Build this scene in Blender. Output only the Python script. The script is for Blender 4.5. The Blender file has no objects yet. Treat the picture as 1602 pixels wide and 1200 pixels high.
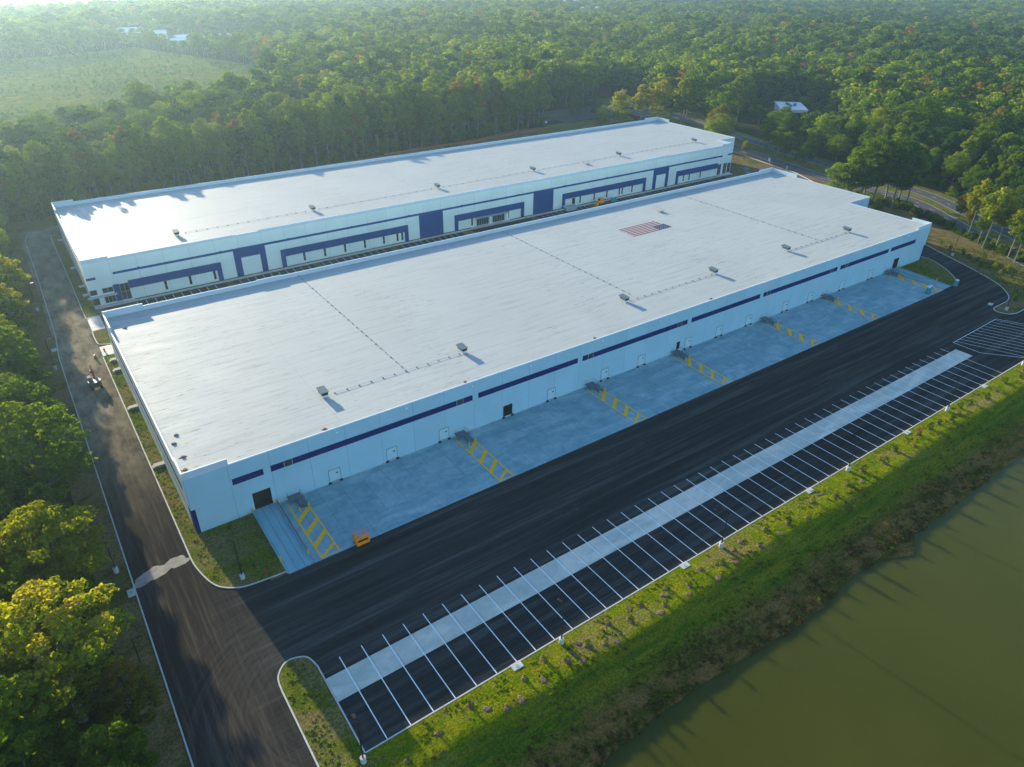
import bpy, bmesh, math, random
import numpy as np
from mathutils import Vector, Matrix
from mathutils.geometry import tessellate_polygon

random.seed(7)
RNG = np.random.default_rng(7)
scene = bpy.context.scene
COL = scene.collection
R = math.radians

# ------------------------------------------------------------------ camera
CAM = (-9.9579, -113.4269, 92.6177)
YAW, PITCH, ROLL = 0.6217, 0.5417, 0.0145
FPX = 1110.43
fw = Vector((math.sin(YAW)*math.cos(PITCH), math.cos(YAW)*math.cos(PITCH), -math.sin(PITCH)))
rt = Vector((math.cos(YAW), -math.sin(YAW), 0))
up = rt.cross(fw)
rt2 = math.cos(ROLL)*rt + math.sin(ROLL)*up
up2 = -math.sin(ROLL)*rt + math.cos(ROLL)*up
cam_d = bpy.data.cameras.new('camera'); cam = bpy.data.objects.new('camera', cam_d); COL.objects.link(cam)
m = Matrix((rt2, up2, -fw)).transposed().to_4x4(); m.translation = Vector(CAM)
cam.matrix_world = m
cam_d.sensor_fit = 'HORIZONTAL'; cam_d.sensor_width = 36.0; cam_d.lens = FPX/1602*36.0
cam_d.clip_start = 0.5; cam_d.clip_end = 20000
scene.camera = cam

# ------------------------------------------------------------------ light
SUN_EL = 12.8
SUN_DIR = Vector((-0.10, 1.0, 0)).normalized()*math.cos(R(SUN_EL)) + Vector((0, 0, math.sin(R(SUN_EL))))
sd = bpy.data.lights.new('sun', 'SUN'); so = bpy.data.objects.new('sun', sd); COL.objects.link(so)
sd.energy = 5.0; sd.angle = R(0.6); sd.color = (1.0, 0.87, 0.61)
so.rotation_euler = SUN_DIR.to_track_quat('Z', 'Y').to_euler()
so.location = (0, 200, 300)
world = bpy.data.worlds.new('World'); scene.world = world; world.use_nodes = True
wn = world.node_tree.nodes; wl = world.node_tree.links
for n in list(wn): wn.remove(n)
sky = wn.new('ShaderNodeTexSky'); sky.sky_type = 'NISHITA'; sky.sun_disc = False
sky.sun_elevation = R(SUN_EL); sky.sun_rotation = math.atan2(SUN_DIR.x, SUN_DIR.y)
sky.altitude = 0; sky.air_density = 1.0; sky.dust_density = 0.2; sky.ozone_density = 3.2
bgn = wn.new('ShaderNodeBackground'); bgn.inputs['Strength'].default_value = 0.15
wo = wn.new('ShaderNodeOutputWorld')
wl.new(sky.outputs[0], bgn.inputs[0]); wl.new(bgn.outputs[0], wo.inputs[0])
vs = scene.view_settings
vs.view_transform = 'Standard'; vs.look = 'None'; vs.gamma = 1.0; vs.exposure = 1.28; vs.use_curve_mapping = False
cy = scene.cycles
cy.max_bounces = 6; cy.diffuse_bounces = 3; cy.glossy_bounces = 2; cy.transmission_bounces = 3; cy.volume_bounces = 1
cy.transparent_max_bounces = 4
cy.use_denoising = True
cy.caustics_reflective = False; cy.caustics_refractive = False
cy.sample_clamp_indirect = 6.0
try:
    cy.volume_step_rate = 4.0
except Exception: pass

# ------------------------------------------------------------------ materials
class B:
    """small node-tree helper around a Principled material"""
    def __init__(s, name, rough=0.8, spec=0.3, metal=0.0):
        s.m = bpy.data.materials.new(name); s.m.use_nodes = True
        s.t = s.m.node_tree; s.p = s.t.nodes['Principled BSDF']
        s.p.inputs['Roughness'].default_value = rough
        s.p.inputs['Specular IOR Level'].default_value = spec
        s.p.inputs['Metallic'].default_value = metal
        s._pos = None
    def n(s, t, **k):
        nd = s.t.nodes.new(t)
        for a, v in k.items(): setattr(nd, a, v)
        return nd
    def put(s, sock, v):
        if isinstance(v, bpy.types.NodeSocket): s.t.links.new(v, sock)
        else: sock.default_value = v
    def pos(s):
        if s._pos is None: s._pos = s.n('ShaderNodeTexCoord').outputs['Object']
        return s._pos
    def vmul(s, vec, sc):
        nd = s.n('ShaderNodeVectorMath', operation='MULTIPLY'); s.put(nd.inputs[0], vec); nd.inputs[1].default_value = sc
        return nd.outputs[0]
    def noise(s, scale, stretch=None, detail=4.0, rough=0.6, dist=0.0):
        nd = s.n('ShaderNodeTexNoise'); v = s.pos()
        if stretch: v = s.vmul(v, stretch)
        s.put(nd.inputs['Vector'], v); nd.inputs['Scale'].default_value = scale
        nd.inputs['Detail'].default_value = detail; nd.inputs['Roughness'].default_value = rough
        nd.inputs['Distortion'].default_value = dist
        return nd.outputs['Fac']
    def ramp(s, fac, stops):
        nd = s.n('ShaderNodeValToRGB'); s.put(nd.inputs[0], fac)
        e = nd.color_ramp.elements
        while len(e) < len(stops): e.new(0.5)
        for k, (p, c) in enumerate(stops):
            e[k].position = p; e[k].color = (c if isinstance(c, tuple) else (c, c, c)) + (1,)
        return nd.outputs[0]
    def mix(s, fac, a, b, mode='MIX'):
        nd = s.n('ShaderNodeMix', data_type='RGBA', blend_type=mode)
        s.put(nd.inputs[0], fac)
        for sk, v in ((nd.inputs[6], a), (nd.inputs[7], b)):
            if isinstance(v, tuple) and len(v) == 3: v = v + (1,)
            s.put(sk, v)
        return nd.outputs[2]
    def mth(s, op, a, b=0.0, c=None, clamp=False):
        nd = s.n('ShaderNodeMath', operation=op, use_clamp=clamp); s.put(nd.inputs[0], a); s.put(nd.inputs[1], b)
        if c is not None: s.put(nd.inputs[2], c)
        return nd.outputs[0]
    def xyz(s):
        nd = s.n('ShaderNodeSeparateXYZ'); s.put(nd.inputs[0], s.pos()); return nd.outputs
    def step(s, v, a, b):
        nd = s.n('ShaderNodeMapRange', interpolation_type='SMOOTHSTEP'); s.put(nd.inputs[0], v)
        nd.inputs[1].default_value = a; nd.inputs[2].default_value = b
        return nd.outputs[0]
    def line(s, v, period, width, off=0.0):
        """1 on thin lines every `period` along v"""
        a = s.mth('ADD', v, off); a = s.mth('DIVIDE', a, period); a = s.mth('FRACT', a)
        return s.mth('LESS_THAN', a, width/period)
    def col(s, c):
        if isinstance(c, tuple) and len(c) == 3: c = c + (1,)
        s.put(s.p.inputs['Base Color'], c); return s
    def bump(s, fac, strength=0.3, dist=0.05):
        nd = s.n('ShaderNodeBump'); nd.inputs['Strength'].default_value = strength; nd.inputs['Distance'].default_value = dist
        s.put(nd.inputs['Height'], fac); s.t.links.new(nd.outputs[0], s.p.inputs['Normal']); return s
    def rough(s, v): s.put(s.p.inputs['Roughness'], v); return s

def plain(name, c, rough=0.7, var=0.12, scale=1.5, spec=0.3, metal=0.0):
    b = B(name, rough, spec, metal)
    f = b.noise(scale, detail=3)
    lo = tuple(x*(1-var) for x in c); hi = tuple(min(1, x*(1+var)) for x in c)
    b.col(b.ramp(f, [(0.3, lo), (0.7, hi)])); return b.m

MT = {}
# forest floor
b = B('forest_floor', 0.95, 0.0); f = b.noise(0.25, detail=6); b.col(b.ramp(f, [(0.3, (0.022, 0.026, 0.010)), (0.55, (0.045, 0.045, 0.018)), (0.75, (0.075, 0.06, 0.03))])); MT['floor'] = b.m
# grass
def grass_mat(name, c0, c1, dry, soil, drybias=0.5, streak=None):
    b = B(name, 0.95, 0.0)
    f1 = b.noise(0.35, detail=5, rough=0.65); f2 = b.noise(2.6, detail=5, rough=0.7); f3 = b.noise(0.12, stretch=streak, detail=6, rough=0.7, dist=0.6)
    c = b.mix(b.step(f1, 0.35, 0.65), c0, c1)
    c = b.mix(b.step(f3, drybias-0.07, drybias+0.13), c, dry)
    c = b.mix(b.step(b.noise(0.55, detail=6, rough=0.7), 0.62, 0.74), c, soil)
    c = b.mix(b.step(f2, 0.3, 0.75), b.mix(1.0, c, (0.5, 0.5, 0.5), 'MULTIPLY'), b.mix(1.0, c, (1.35, 1.35, 1.3), 'MULTIPLY'))
    b.col(c); b.bump(b.noise(3.5, detail=6, rough=0.75), 0.9, 0.25)
    return b.m
MT['lawn'] = grass_mat('lawn_grass', (0.075, 0.125, 0.006), (0.14, 0.165, 0.010), (0.20, 0.165, 0.06), (0.19, 0.14, 0.09), 0.45)
MT['verge'] = grass_mat('verge_grass', (0.07, 0.085, 0.014), (0.11, 0.11, 0.022), (0.21, 0.155, 0.07), (0.17, 0.12, 0.075), 0.43)
MT['meadow'] = grass_mat('meadow_grass', (0.085, 0.12, 0.010), (0.15, 0.165, 0.016), (0.21, 0.17, 0.05), (0.16, 0.12, 0.06), 0.52)
MT['soil'] = grass_mat('bare_soil', (0.17, 0.10, 0.06), (0.21, 0.14, 0.09), (0.25, 0.18, 0.12), (0.10, 0.07, 0.045), 0.55)
# bank: sunlight painted into brighter top and slope greens; brown weeds near water
b = B('bank_grass', 0.95, 0.0)
X, Y, Z = b.xyz()
wob = b.mth('MULTIPLY_ADD', b.noise(0.16, detail=5), 5.0, -2.5)
yy = b.mth('ADD', Y, wob)
g = b.mix(b.step(b.noise(0.4, detail=6, rough=0.7), 0.35, 0.65), (0.13, 0.20, 0.004), (0.26, 0.26, 0.010))
g = b.mix(b.step(b.noise(0.11, stretch=(0.5, 1.6, 1), detail=6, rough=0.7), 0.5, 0.66), g, (0.26, 0.205, 0.07))
g = b.mix(b.step(b.noise(0.75, detail=5, rough=0.6), 0.64, 0.72), g, (0.24, 0.16, 0.11))
lowg = b.mix(b.step(b.noise(0.3, stretch=(0.6, 1.5, 1), detail=6, rough=0.7), 0.38, 0.6), (0.085, 0.085, 0.012), (0.24, 0.14, 0.045))
midg = b.mix(b.step(b.noise(0.3, stretch=(0.25, 2.2, 1), detail=6, rough=0.7), 0.38, 0.62), (0.082, 0.145, 0.009), (0.20, 0.20, 0.016))
c = b.mix(b.step(yy, -70.6, -66.6), lowg, midg)
c = b.mix(b.step(yy, -64.5, -62.0), c, g)
f2 = b.noise(3.0, detail=5, rough=0.75)
c = b.mix(b.step(f2, 0.3, 0.75), b.mix(1.0, c, (0.5, 0.5, 0.5), 'MULTIPLY'), b.mix(1.0, c, (1.4, 1.4, 1.35), 'MULTIPLY'))
b.col(c); b.bump(b.noise(2.6, detail=7, rough=0.75), 1.0, 0.5); MT['bank'] = b.m
# asphalt, dustier on the side road
b = B('asphalt', 0.88, 0.0)
X, Y, Z = b.xyz()
st = b.noise(0.42, stretch=(0.05, 1.3, 1), detail=9, rough=0.72, dist=0.25)
base = b.ramp(st, [(0.30, (0.014, 0.0155, 0.0152)), (0.5, (0.026, 0.0275, 0.027)), (0.68, (0.064, 0.066, 0.064))])
sp = b.noise(9.0, detail=2)
base = b.mix(b.step(sp, 0.35, 0.75), base, b.mix(1.0, base, (1.35, 1.35, 1.35), 'MULTIPLY'))
blot = b.noise(0.06, detail=8, rough=0.72, dist=1.2)
base = b.mix(b.mth('MULTIPLY', b.step(blot, 0.58, 0.78), 0.5), base, (0.085, 0.08, 0.075))
# thin scuffs
sc1 = b.noise(0.5, stretch=(0.25, 1, 1), detail=9, rough=0.8, dist=2.5)
base = b.mix(b.mth('MULTIPLY', b.step(sc1, 0.64, 0.72), 0.30), base, (0.16, 0.155, 0.15))
seam = b.line(b.mth('ADD', Y, b.mth('MULTIPLY', b.noise(0.07), 0.3)), 4.2, 0.09)
base = b.mix(b.mth('MULTIPLY', seam, 0.5), base, (0.010, 0.011, 0.011))
lane = b.noise(0.33, stretch=(0.02, 1.0, 1), detail=3, rough=0.6)
base = b.mix(b.mth('MULTIPLY', b.step(lane, 0.42, 0.66), 0.4), base, b.mix(1.0, base, (1.9, 1.85, 1.8), 'MULTIPLY'))
dm = b.mth('SUBTRACT', 1.0, b.step(b.mth('ADD', X, b.mth('MULTIPLY', b.noise(0.1, detail=4), 14.0)), -1.0, 17.0))
dn = b.noise(0.8, stretch=(1.6, 0.07, 1), detail=8, rough=0.75)
dustc = b.ramp(dn, [(0.3, (0.025, 0.0205, 0.018)), (0.5, (0.038, 0.032, 0.0275)), (0.70, (0.095, 0.078, 0.060))])
base = b.mix(dm, base, dustc)
nd = b.step(Y, 0.0, 60.0)  # sandy dust, paled farther up to stand in for sunlit patches
base = b.mix(b.mth('MULTIPLY', nd, b.mth('MULTIPLY', dm, b.step(b.noise(0.3, stretch=(1, 0.4, 1), detail=7, rough=0.7), 0.20, 0.75))), base, (0.36, 0.30, 0.205))
# tyre sweeps round the island tip
dx = b.mth('SUBTRACT', X, 7.0); dy = b.mth('SUBTRACT', Y, -46.0)
rad = b.mth('SQRT', b.mth('ADD', b.mth('MULTIPLY', dx, dx), b.mth('MULTIPLY', dy, dy)))
cmb = b.n('ShaderNodeCombineXYZ'); b.put(cmb.inputs[0], b.mth('MULTIPLY', rad, 1.5)); b.put(cmb.inputs[1], b.mth('MULTIPLY', b.mth('ARCTAN2', dy, dx), 0.9))
nn = b.n('ShaderNodeTexNoise'); b.put(nn.inputs['Vector'], cmb.outputs[0]); nn.inputs['Scale'].default_value = 1.0; nn.inputs['Detail'].default_value = 8; nn.inputs['Roughness'].default_value = 0.72
msk = b.mth('MULTIPLY', b.step(rad, 6.0, 11.0), b.mth('SUBTRACT', 1.0, b.step(rad, 17.0, 29.0)))
msk = b.mth('MULTIPLY', msk, b.mth('SUBTRACT', 1.0, b.step(X, 4.0, 20.0)))
base = b.mix(b.mth('MULTIPLY', b.mth('MULTIPLY', msk, b.step(nn.outputs['Fac'], 0.36, 0.8)), 0.5), base, (0.105, 0.094, 0.082))
for (wx, wy, wr) in ((60, -33, 9), (30, -47, 6), (150, -35, 12), (236, -26, 9), (86, -49, 5)):   # pale scuff patches
    ddx = b.mth('SUBTRACT', X, wx); ddy = b.mth('MULTIPLY', b.mth('SUBTRACT', Y, wy), 2.2)
    rr_ = b.mth('SQRT', b.mth('ADD', b.mth('MULTIPLY', ddx, ddx), b.mth('MULTIPLY', ddy, ddy)))
    sm = b.mth('MULTIPLY', b.mth('SUBTRACT', 1.0, b.step(rr_, wr*0.2, wr)), b.step(b.noise(0.9, stretch=(0.6, 1, 1), detail=9, rough=0.8, dist=3.0), 0.53, 0.66))
    base = b.mix(b.mth('MULTIPLY', sm, 0.6), base, (0.20, 0.19, 0.175))
b.col(base); b.bump(b.noise(14, detail=2), 0.25, 0.02); b.rough(b.ramp(st, [(0.3, 0.7), (0.7, 0.88)])); MT['asphalt'] = b.m
# turning sweep marks (tyre polish) live in their own thin sheets
MT['dust'] = None
b = B('pale_spill', 0.95, 0.1); f = b.noise(0.7, detail=7, rough=0.7); b.col(b.ramp(f, [(0.3, (0.22, 0.20, 0.17)), (0.7, (0.40, 0.37, 0.33))])); MT['spill'] = b.m
b = B('road_asphalt', 0.85, 0.2); f = b.noise(0.3, detail=6); b.col(b.ramp(f, [(0.3, (0.05, 0.052, 0.055)), (0.7, (0.095, 0.095, 0.098))])); MT['road'] = b.m
# concrete
def conc(name, lo, hi, joint=4.57, jx=True, stretch=None, stain=None):
    b = B(name, 0.75, 0.3); X, Y, Z = b.xyz()
    f = b.noise(0.35, stretch=stretch, detail=8, rough=0.68, dist=0.7)
    c = b.ramp(f, [(0.25, lo), (0.75, hi)])
    f2 = b.noise(0.09, stretch=(0.5, 1.6, 1), detail=6, rough=0.6, dist=1.5)
    c = b.mix(b.step(f2, 0.44, 0.66), c, b.mix(1.0, c, (1.42, 1.24, 1.20), 'MULTIPLY'))
    sk = b.noise(0.4, stretch=(1.6, 0.22, 1), detail=8, rough=0.75, dist=1.5)
    c = b.mix(b.mth('MULTIPLY', b.step(sk, 0.6, 0.72), 0.4), c, b.mix(1.0, c, (0.55, 0.56, 0.6), 'MULTIPLY'))
    if stain: c = b.mix(b.mth('MULTIPLY', b.step(b.noise(0.13, detail=6, dist=1), 0.62, 0.8), 0.55), c, stain)
    if joint:
        l = b.line(X, joint, 0.09)
        if jx: l = b.mth('MAXIMUM', l, b.line(Y, joint, 0.09))
        c = b.mix(b.mth('MULTIPLY', l, 0.6), c, b.mix(1.0, c, (0.5, 0.5, 0.5), 'MULTIPLY'))
    b.col(c); return b.m
MT['apron'] = conc('apron_concrete', (0.12, 0.27, 0.305), (0.28, 0.43, 0.45), stain=(0.26, 0.24, 0.20))  # blue of the building's shade is mixed into the concrete colour
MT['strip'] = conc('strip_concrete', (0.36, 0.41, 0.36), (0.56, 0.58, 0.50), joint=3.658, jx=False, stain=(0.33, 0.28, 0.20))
b = B('ramp_concrete', 0.75, 0.3); X, Y, Z = b.xyz()
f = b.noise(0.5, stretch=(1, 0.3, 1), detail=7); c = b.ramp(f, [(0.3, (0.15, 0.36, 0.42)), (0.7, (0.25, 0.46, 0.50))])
tr = b.mth('ABSOLUTE', b.mth('SUBTRACT', b.mth('FRACT', b.mth('DIVIDE', b.mth('ADD', X, 0.0), 1.5)), 0.5))
c = b.mix(b.mth('MULTIPLY', b.step(b.mth('ADD', tr, b.mth('MULTIPLY', b.noise(1.2, stretch=(1, .3, 1)), .25)), 0.48, 0.60), 0.55), c, (0.20, 0.20, 0.19)); b.col(c); MT['ramp'] = b.m
MT['kerb'] = plain('kerb_concrete', (0.46, 0.47, 0.45), 0.8, 0.14, 0.9)
MT['walk'] = conc('walk_concrete', (0.42, 0.42, 0.40), (0.56, 0.55, 0.52), joint=1.6)
MT['white_paint'] = plain('white_road_paint', (0.80, 0.84, 0.84), 0.6, 0.08, 3)
MT['yellow_paint'] = plain('yellow_road_paint', (1.0, 0.47, 0.0), 0.8, 0.12, 2.5)
# painted tilt-up wall panels
def wall_mat(name, c, seed):
    b = B(name, 0.65, 0.3); X, Y, Z = b.xyz()
    f = b.noise(0.15, detail=6, rough=0.6); c1 = tuple(x*0.92 for x in c)
    k = b.mix(b.step(f, 0.3, 0.7), c1, c)
    pn = b.mth('FLOOR', b.mth('DIVIDE', X, 7.62)); pv = b.mth('FRACT', b.mth('MULTIPLY', b.mth('SINE', b.mth('MULTIPLY', pn, 12.9+seed)), 4375.5))
    k = b.mix(b.mth('MULTIPLY', pv, 0.22), k, b.mix(1.0, k, (0.80, 0.82, 0.86), 'MULTIPLY'))
    run = b.noise(1.1, stretch=(1.2, 1.2, 0.06), detail=5); k = b.mix(b.mth('MULTIPLY', b.step(run, 0.55, 0.8), 0.14), k, (0.42, 0.44, 0.45))
    k = b.mix(b.mth('MULTIPLY', b.line(X, 7.62, 0.10), 0.55), k, (0.16, 0.22, 0.25))
    base = b.mth('SUBTRACT', 1.0, b.step(b.mth('ADD', Z, b.mth('MULTIPLY', b.noise(0.5), .5)), 0.25, 0.75))
    k = b.mix(b.mth('MULTIPLY', base, 0.3), k, (0.36, 0.35, 0.33))
    b.col(k); b.bump(b.noise(0.7, detail=3), 0.08, 0.05); return b.m
MT['wall'] = wall_mat('near_wall_shaded_paint', (0.36, 0.585, 0.665), 1)  # white wall with the blue of its shade put into the base colour
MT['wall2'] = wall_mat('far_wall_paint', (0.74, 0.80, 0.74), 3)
MT['navy'] = plain('navy_paint', (0.0, 0.010, 0.105), 0.7, 0.10, 0.6, 0.05)
MT['blue'] = plain('blue_paint', (0.0, 0.052, 0.20), 0.7, 0.10, 0.6, 0.05)
# roof membrane
def roof_mat(name, c, seamp, off, dirty):
    b = B(name, 0.46, 0.22 if dirty else 0.36); X, Y, Z = b.xyz()
    f = b.noise(0.05, detail=5, rough=0.6)
    k = b.mix(b.step(f, 0.3, 0.7), tuple(x*0.93 for x in c), c)
    # welded sheet seams run along the building
    k = b.mix(b.mth('MULTIPLY', b.line(b.mth('ADD', Y, b.mth('MULTIPLY', b.noise(0.08), 0.5)), 3.05, 0.14, off), 0.5), k, b.mix(1.0, k, (0.74, 0.75, 0.77), 'MULTIPLY'))
    k = b.mix(b.mth('MULTIPLY', b.line(X, 30.5, 0.16), 0.35), k, b.mix(1.0, k, (0.72, 0.73, 0.75), 'MULTIPLY'))
    wr = b.noise(0.55, stretch=(0.13, 1.5, 1), detail=6, rough=0.7)
    k = b.mix(b.mth('MULTIPLY', b.step(wr, 0.50, 0.68), 0.55), k, b.mix(1.0, k, (0.70, 0.71, 0.73), 'MULTIPLY'))
    ds = b.noise(0.75, stretch=(0.30, 2.6, 1), detail=7, rough=0.78)
    gate = b.step(b.noise(0.055, detail=4), 0.42, 0.62)
    if dirty:
        nearl = b.mth('SUBTRACT', 1.0, b.step(X, 0, 45)); gate = b.mth('MAXIMUM', b.mth('MULTIPLY', gate, 0.75), b.mth('MULTIPLY', nearl, 1.0))
    d = b.mth('MULTIPLY', b.step(ds, 0.575, 0.625), gate)
    k = b.mix(b.mth('MULTIPLY', d, 0.85), k, (0.10, 0.082, 0.062))
    b.col(k); b.rough(b.ramp(b.noise(0.3, stretch=(.3, 1, 1), detail=4), [(0.3, 0.62 if dirty else 0.50), (0.7, 0.75 if dirty else 0.66)]))
    b.bump(b.noise(0.8, stretch=(0.15, 1.5, 1), detail=5), 0.12, 0.05); return b.m
MT['roof'] = roof_mat('near_roof_membrane', (0.415, 0.44, 0.425), 3.05, 0.4, True)
MT['roof2'] = roof_mat('far_roof_membrane', (0.40, 0.415, 0.40), 3.05, 1.1, False)
MT['cap'] = plain('parapet_cap', (0.55, 0.64, 0.68), 0.5, 0.05, 0.5)
MT['glass'] = plain('dark_glass', (0.025, 0.03, 0.03), 0.08, 0.2, 0.5, 0.6)
MT['dark'] = plain('dark_interior', (0.03, 0.03, 0.032), 0.9, 0.2, 1)
MT['bumper'] = plain('black_rubber', (0.012, 0.012, 0.013), 0.8)
MT['doorp'] = plain('dock_door_panel', (0.42, 0.60, 0.64), 0.5, 0.05, 2)
MT['seal'] = plain('door_seal', (0.16, 0.19, 0.21), 0.8)
MT['steel'] = plain('galvanised_steel', (0.13, 0.17, 0.19), 0.5, 0.15, 3, 0.5, 0.4)
MT['unit'] = plain('rooftop_unit_paint', (0.13, 0.17, 0.17), 0.45, 0.15, 2)
MT['unitw'] = plain('rooftop_curb_paint', (0.62, 0.62, 0.60), 0.6, 0.12, 2)
MT['pole'] = plain('black_pole_paint', (0.012, 0.012, 0.013), 0.4)
MT['orange'] = plain('orange_machine_paint', (0.95, 0.27, 0.004), 0.45, 0.15, 1.5)
MT['yellow'] = plain('bollard_yellow', (0.80, 0.45, 0.02), 0.5, 0.1)
MT['grey'] = plain('grey_metal', (0.33, 0.36, 0.37), 0.5, 0.15, 2)
MT['teal'] = plain('teal_plastic', (0.02, 0.30, 0.33), 0.45, 0.15, 1)
MT['palep'] = plain('pale_plastic', (0.55, 0.68, 0.70), 0.5, 0.1)
MT['tealgrey'] = plain('teal_grey_paint', (0.05, 0.10, 0.115), 0.45, 0.1)
MT['red'] = plain('red_paint', (0.38, 0.035, 0.025), 0.45, 0.15)
MT['white'] = plain('white_paint', (0.78, 0.79, 0.79), 0.5, 0.06)
MT['flagr'] = plain('flag_red', (0.11, 0.002, 0.004), 0.7, 0.25, 1.2)
MT['flagw'] = plain('flag_white', (0.42, 0.38, 0.385), 0.7, 0.08, 1.2)
MT['flagb'] = plain('flag_blue', (0.002, 0.025, 0.075), 0.7, 0.2, 1.2)
MT['mulch'] = plain('brown_mulch', (0.135, 0.088, 0.058), 0.95, 0.35, 3)
MT['orangefence'] = plain('orange_mesh', (0.42, 0.10, 0.035), 0.8)
MT['cream'] = plain('cream_render', (0.36, 0.34, 0.30), 0.8)
MT['brickw'] = plain('brick_wall', (0.26, 0.14, 0.10), 0.85)
MT['croof'] = plain('pale_far_roof', (0.72, 0.74, 0.75), 0.45)
b = B('pond_water', 0.16, 0.3); f = b.noise(0.02, detail=3); c = b.ramp(f, [(0.3, (0.052, 0.057, 0.005)), (0.7, (0.072, 0.077, 0.008))])
b.col(c); b.p.inputs['IOR'].default_value = 1.33; b.p.inputs['Subsurface Weight'].default_value = 1.0; b.p.inputs['Subsurface Radius'].default_value = (4.0, 4.0, 2.0); b.p.inputs['Subsurface Scale'].default_value = 2.2; b.bump(b.noise(0.9, stretch=(1, 1.4, 1), detail=4), 0.12, 0.05); MT['pond'] = b.m
b = B('lake_water', 0.15, 0.5); b.col((0.12, 0.15, 0.16)); b.bump(b.noise(0.05, detail=3), 0.2, 0.5); MT['lake'] = b.m

# leaves: colour differs by clump and tree; tone also carries warm light on crown tops
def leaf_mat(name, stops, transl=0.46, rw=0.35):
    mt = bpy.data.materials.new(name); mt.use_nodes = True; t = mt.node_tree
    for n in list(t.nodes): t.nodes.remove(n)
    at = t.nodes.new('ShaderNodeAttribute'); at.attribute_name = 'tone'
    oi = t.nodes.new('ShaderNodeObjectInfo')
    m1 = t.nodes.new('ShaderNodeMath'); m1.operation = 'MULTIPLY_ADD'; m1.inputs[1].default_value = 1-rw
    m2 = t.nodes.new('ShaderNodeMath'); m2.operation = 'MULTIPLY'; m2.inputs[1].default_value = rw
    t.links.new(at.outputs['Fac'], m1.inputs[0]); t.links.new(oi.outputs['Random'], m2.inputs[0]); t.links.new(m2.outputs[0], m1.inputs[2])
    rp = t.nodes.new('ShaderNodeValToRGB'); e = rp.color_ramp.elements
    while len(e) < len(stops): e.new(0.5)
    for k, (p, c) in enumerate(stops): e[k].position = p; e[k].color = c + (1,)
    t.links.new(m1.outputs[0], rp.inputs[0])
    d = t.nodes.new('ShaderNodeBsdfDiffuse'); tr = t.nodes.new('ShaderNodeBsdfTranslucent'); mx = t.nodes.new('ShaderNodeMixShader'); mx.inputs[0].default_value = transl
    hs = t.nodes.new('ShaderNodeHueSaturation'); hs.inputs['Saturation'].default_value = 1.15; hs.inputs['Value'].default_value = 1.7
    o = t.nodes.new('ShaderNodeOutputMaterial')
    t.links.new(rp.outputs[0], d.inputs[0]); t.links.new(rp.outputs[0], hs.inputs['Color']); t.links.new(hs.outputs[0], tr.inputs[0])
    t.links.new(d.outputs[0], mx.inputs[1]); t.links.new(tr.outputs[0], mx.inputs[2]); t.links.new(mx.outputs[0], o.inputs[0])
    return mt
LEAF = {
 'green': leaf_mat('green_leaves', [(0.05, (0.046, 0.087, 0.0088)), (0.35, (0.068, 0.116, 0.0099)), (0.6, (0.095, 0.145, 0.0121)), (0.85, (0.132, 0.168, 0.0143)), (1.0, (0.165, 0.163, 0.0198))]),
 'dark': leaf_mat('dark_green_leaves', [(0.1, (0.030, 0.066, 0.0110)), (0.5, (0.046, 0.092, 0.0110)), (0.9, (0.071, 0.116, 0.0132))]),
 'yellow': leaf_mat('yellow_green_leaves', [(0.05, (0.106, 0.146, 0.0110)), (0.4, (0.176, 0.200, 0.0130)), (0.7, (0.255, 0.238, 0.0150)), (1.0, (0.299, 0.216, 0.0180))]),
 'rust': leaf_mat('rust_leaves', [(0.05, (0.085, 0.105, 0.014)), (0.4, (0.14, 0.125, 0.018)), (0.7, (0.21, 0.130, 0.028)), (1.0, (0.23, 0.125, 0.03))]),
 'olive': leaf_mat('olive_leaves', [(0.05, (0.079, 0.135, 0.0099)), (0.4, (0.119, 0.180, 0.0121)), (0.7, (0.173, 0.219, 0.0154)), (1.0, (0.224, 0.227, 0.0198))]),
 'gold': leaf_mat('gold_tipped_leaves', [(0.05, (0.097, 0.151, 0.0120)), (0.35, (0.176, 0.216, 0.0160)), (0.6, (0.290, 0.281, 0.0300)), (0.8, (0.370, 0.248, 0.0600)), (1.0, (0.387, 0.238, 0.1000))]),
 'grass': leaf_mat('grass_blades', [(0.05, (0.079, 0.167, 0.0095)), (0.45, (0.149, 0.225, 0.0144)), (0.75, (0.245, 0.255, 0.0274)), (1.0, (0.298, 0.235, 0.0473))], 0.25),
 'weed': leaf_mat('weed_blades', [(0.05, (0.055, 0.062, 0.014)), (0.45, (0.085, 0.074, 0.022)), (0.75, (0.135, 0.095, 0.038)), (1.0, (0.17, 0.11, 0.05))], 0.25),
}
b = B('pale_bark', 0.9, 0.1); f = b.noise(1.2, stretch=(1, 1, 0.2), detail=5); b.col(b.ramp(f, [(0.3, (0.12, 0.11, 0.09)), (0.7, (0.27, 0.25, 0.21))])); MT['bark'] = b.m

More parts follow.
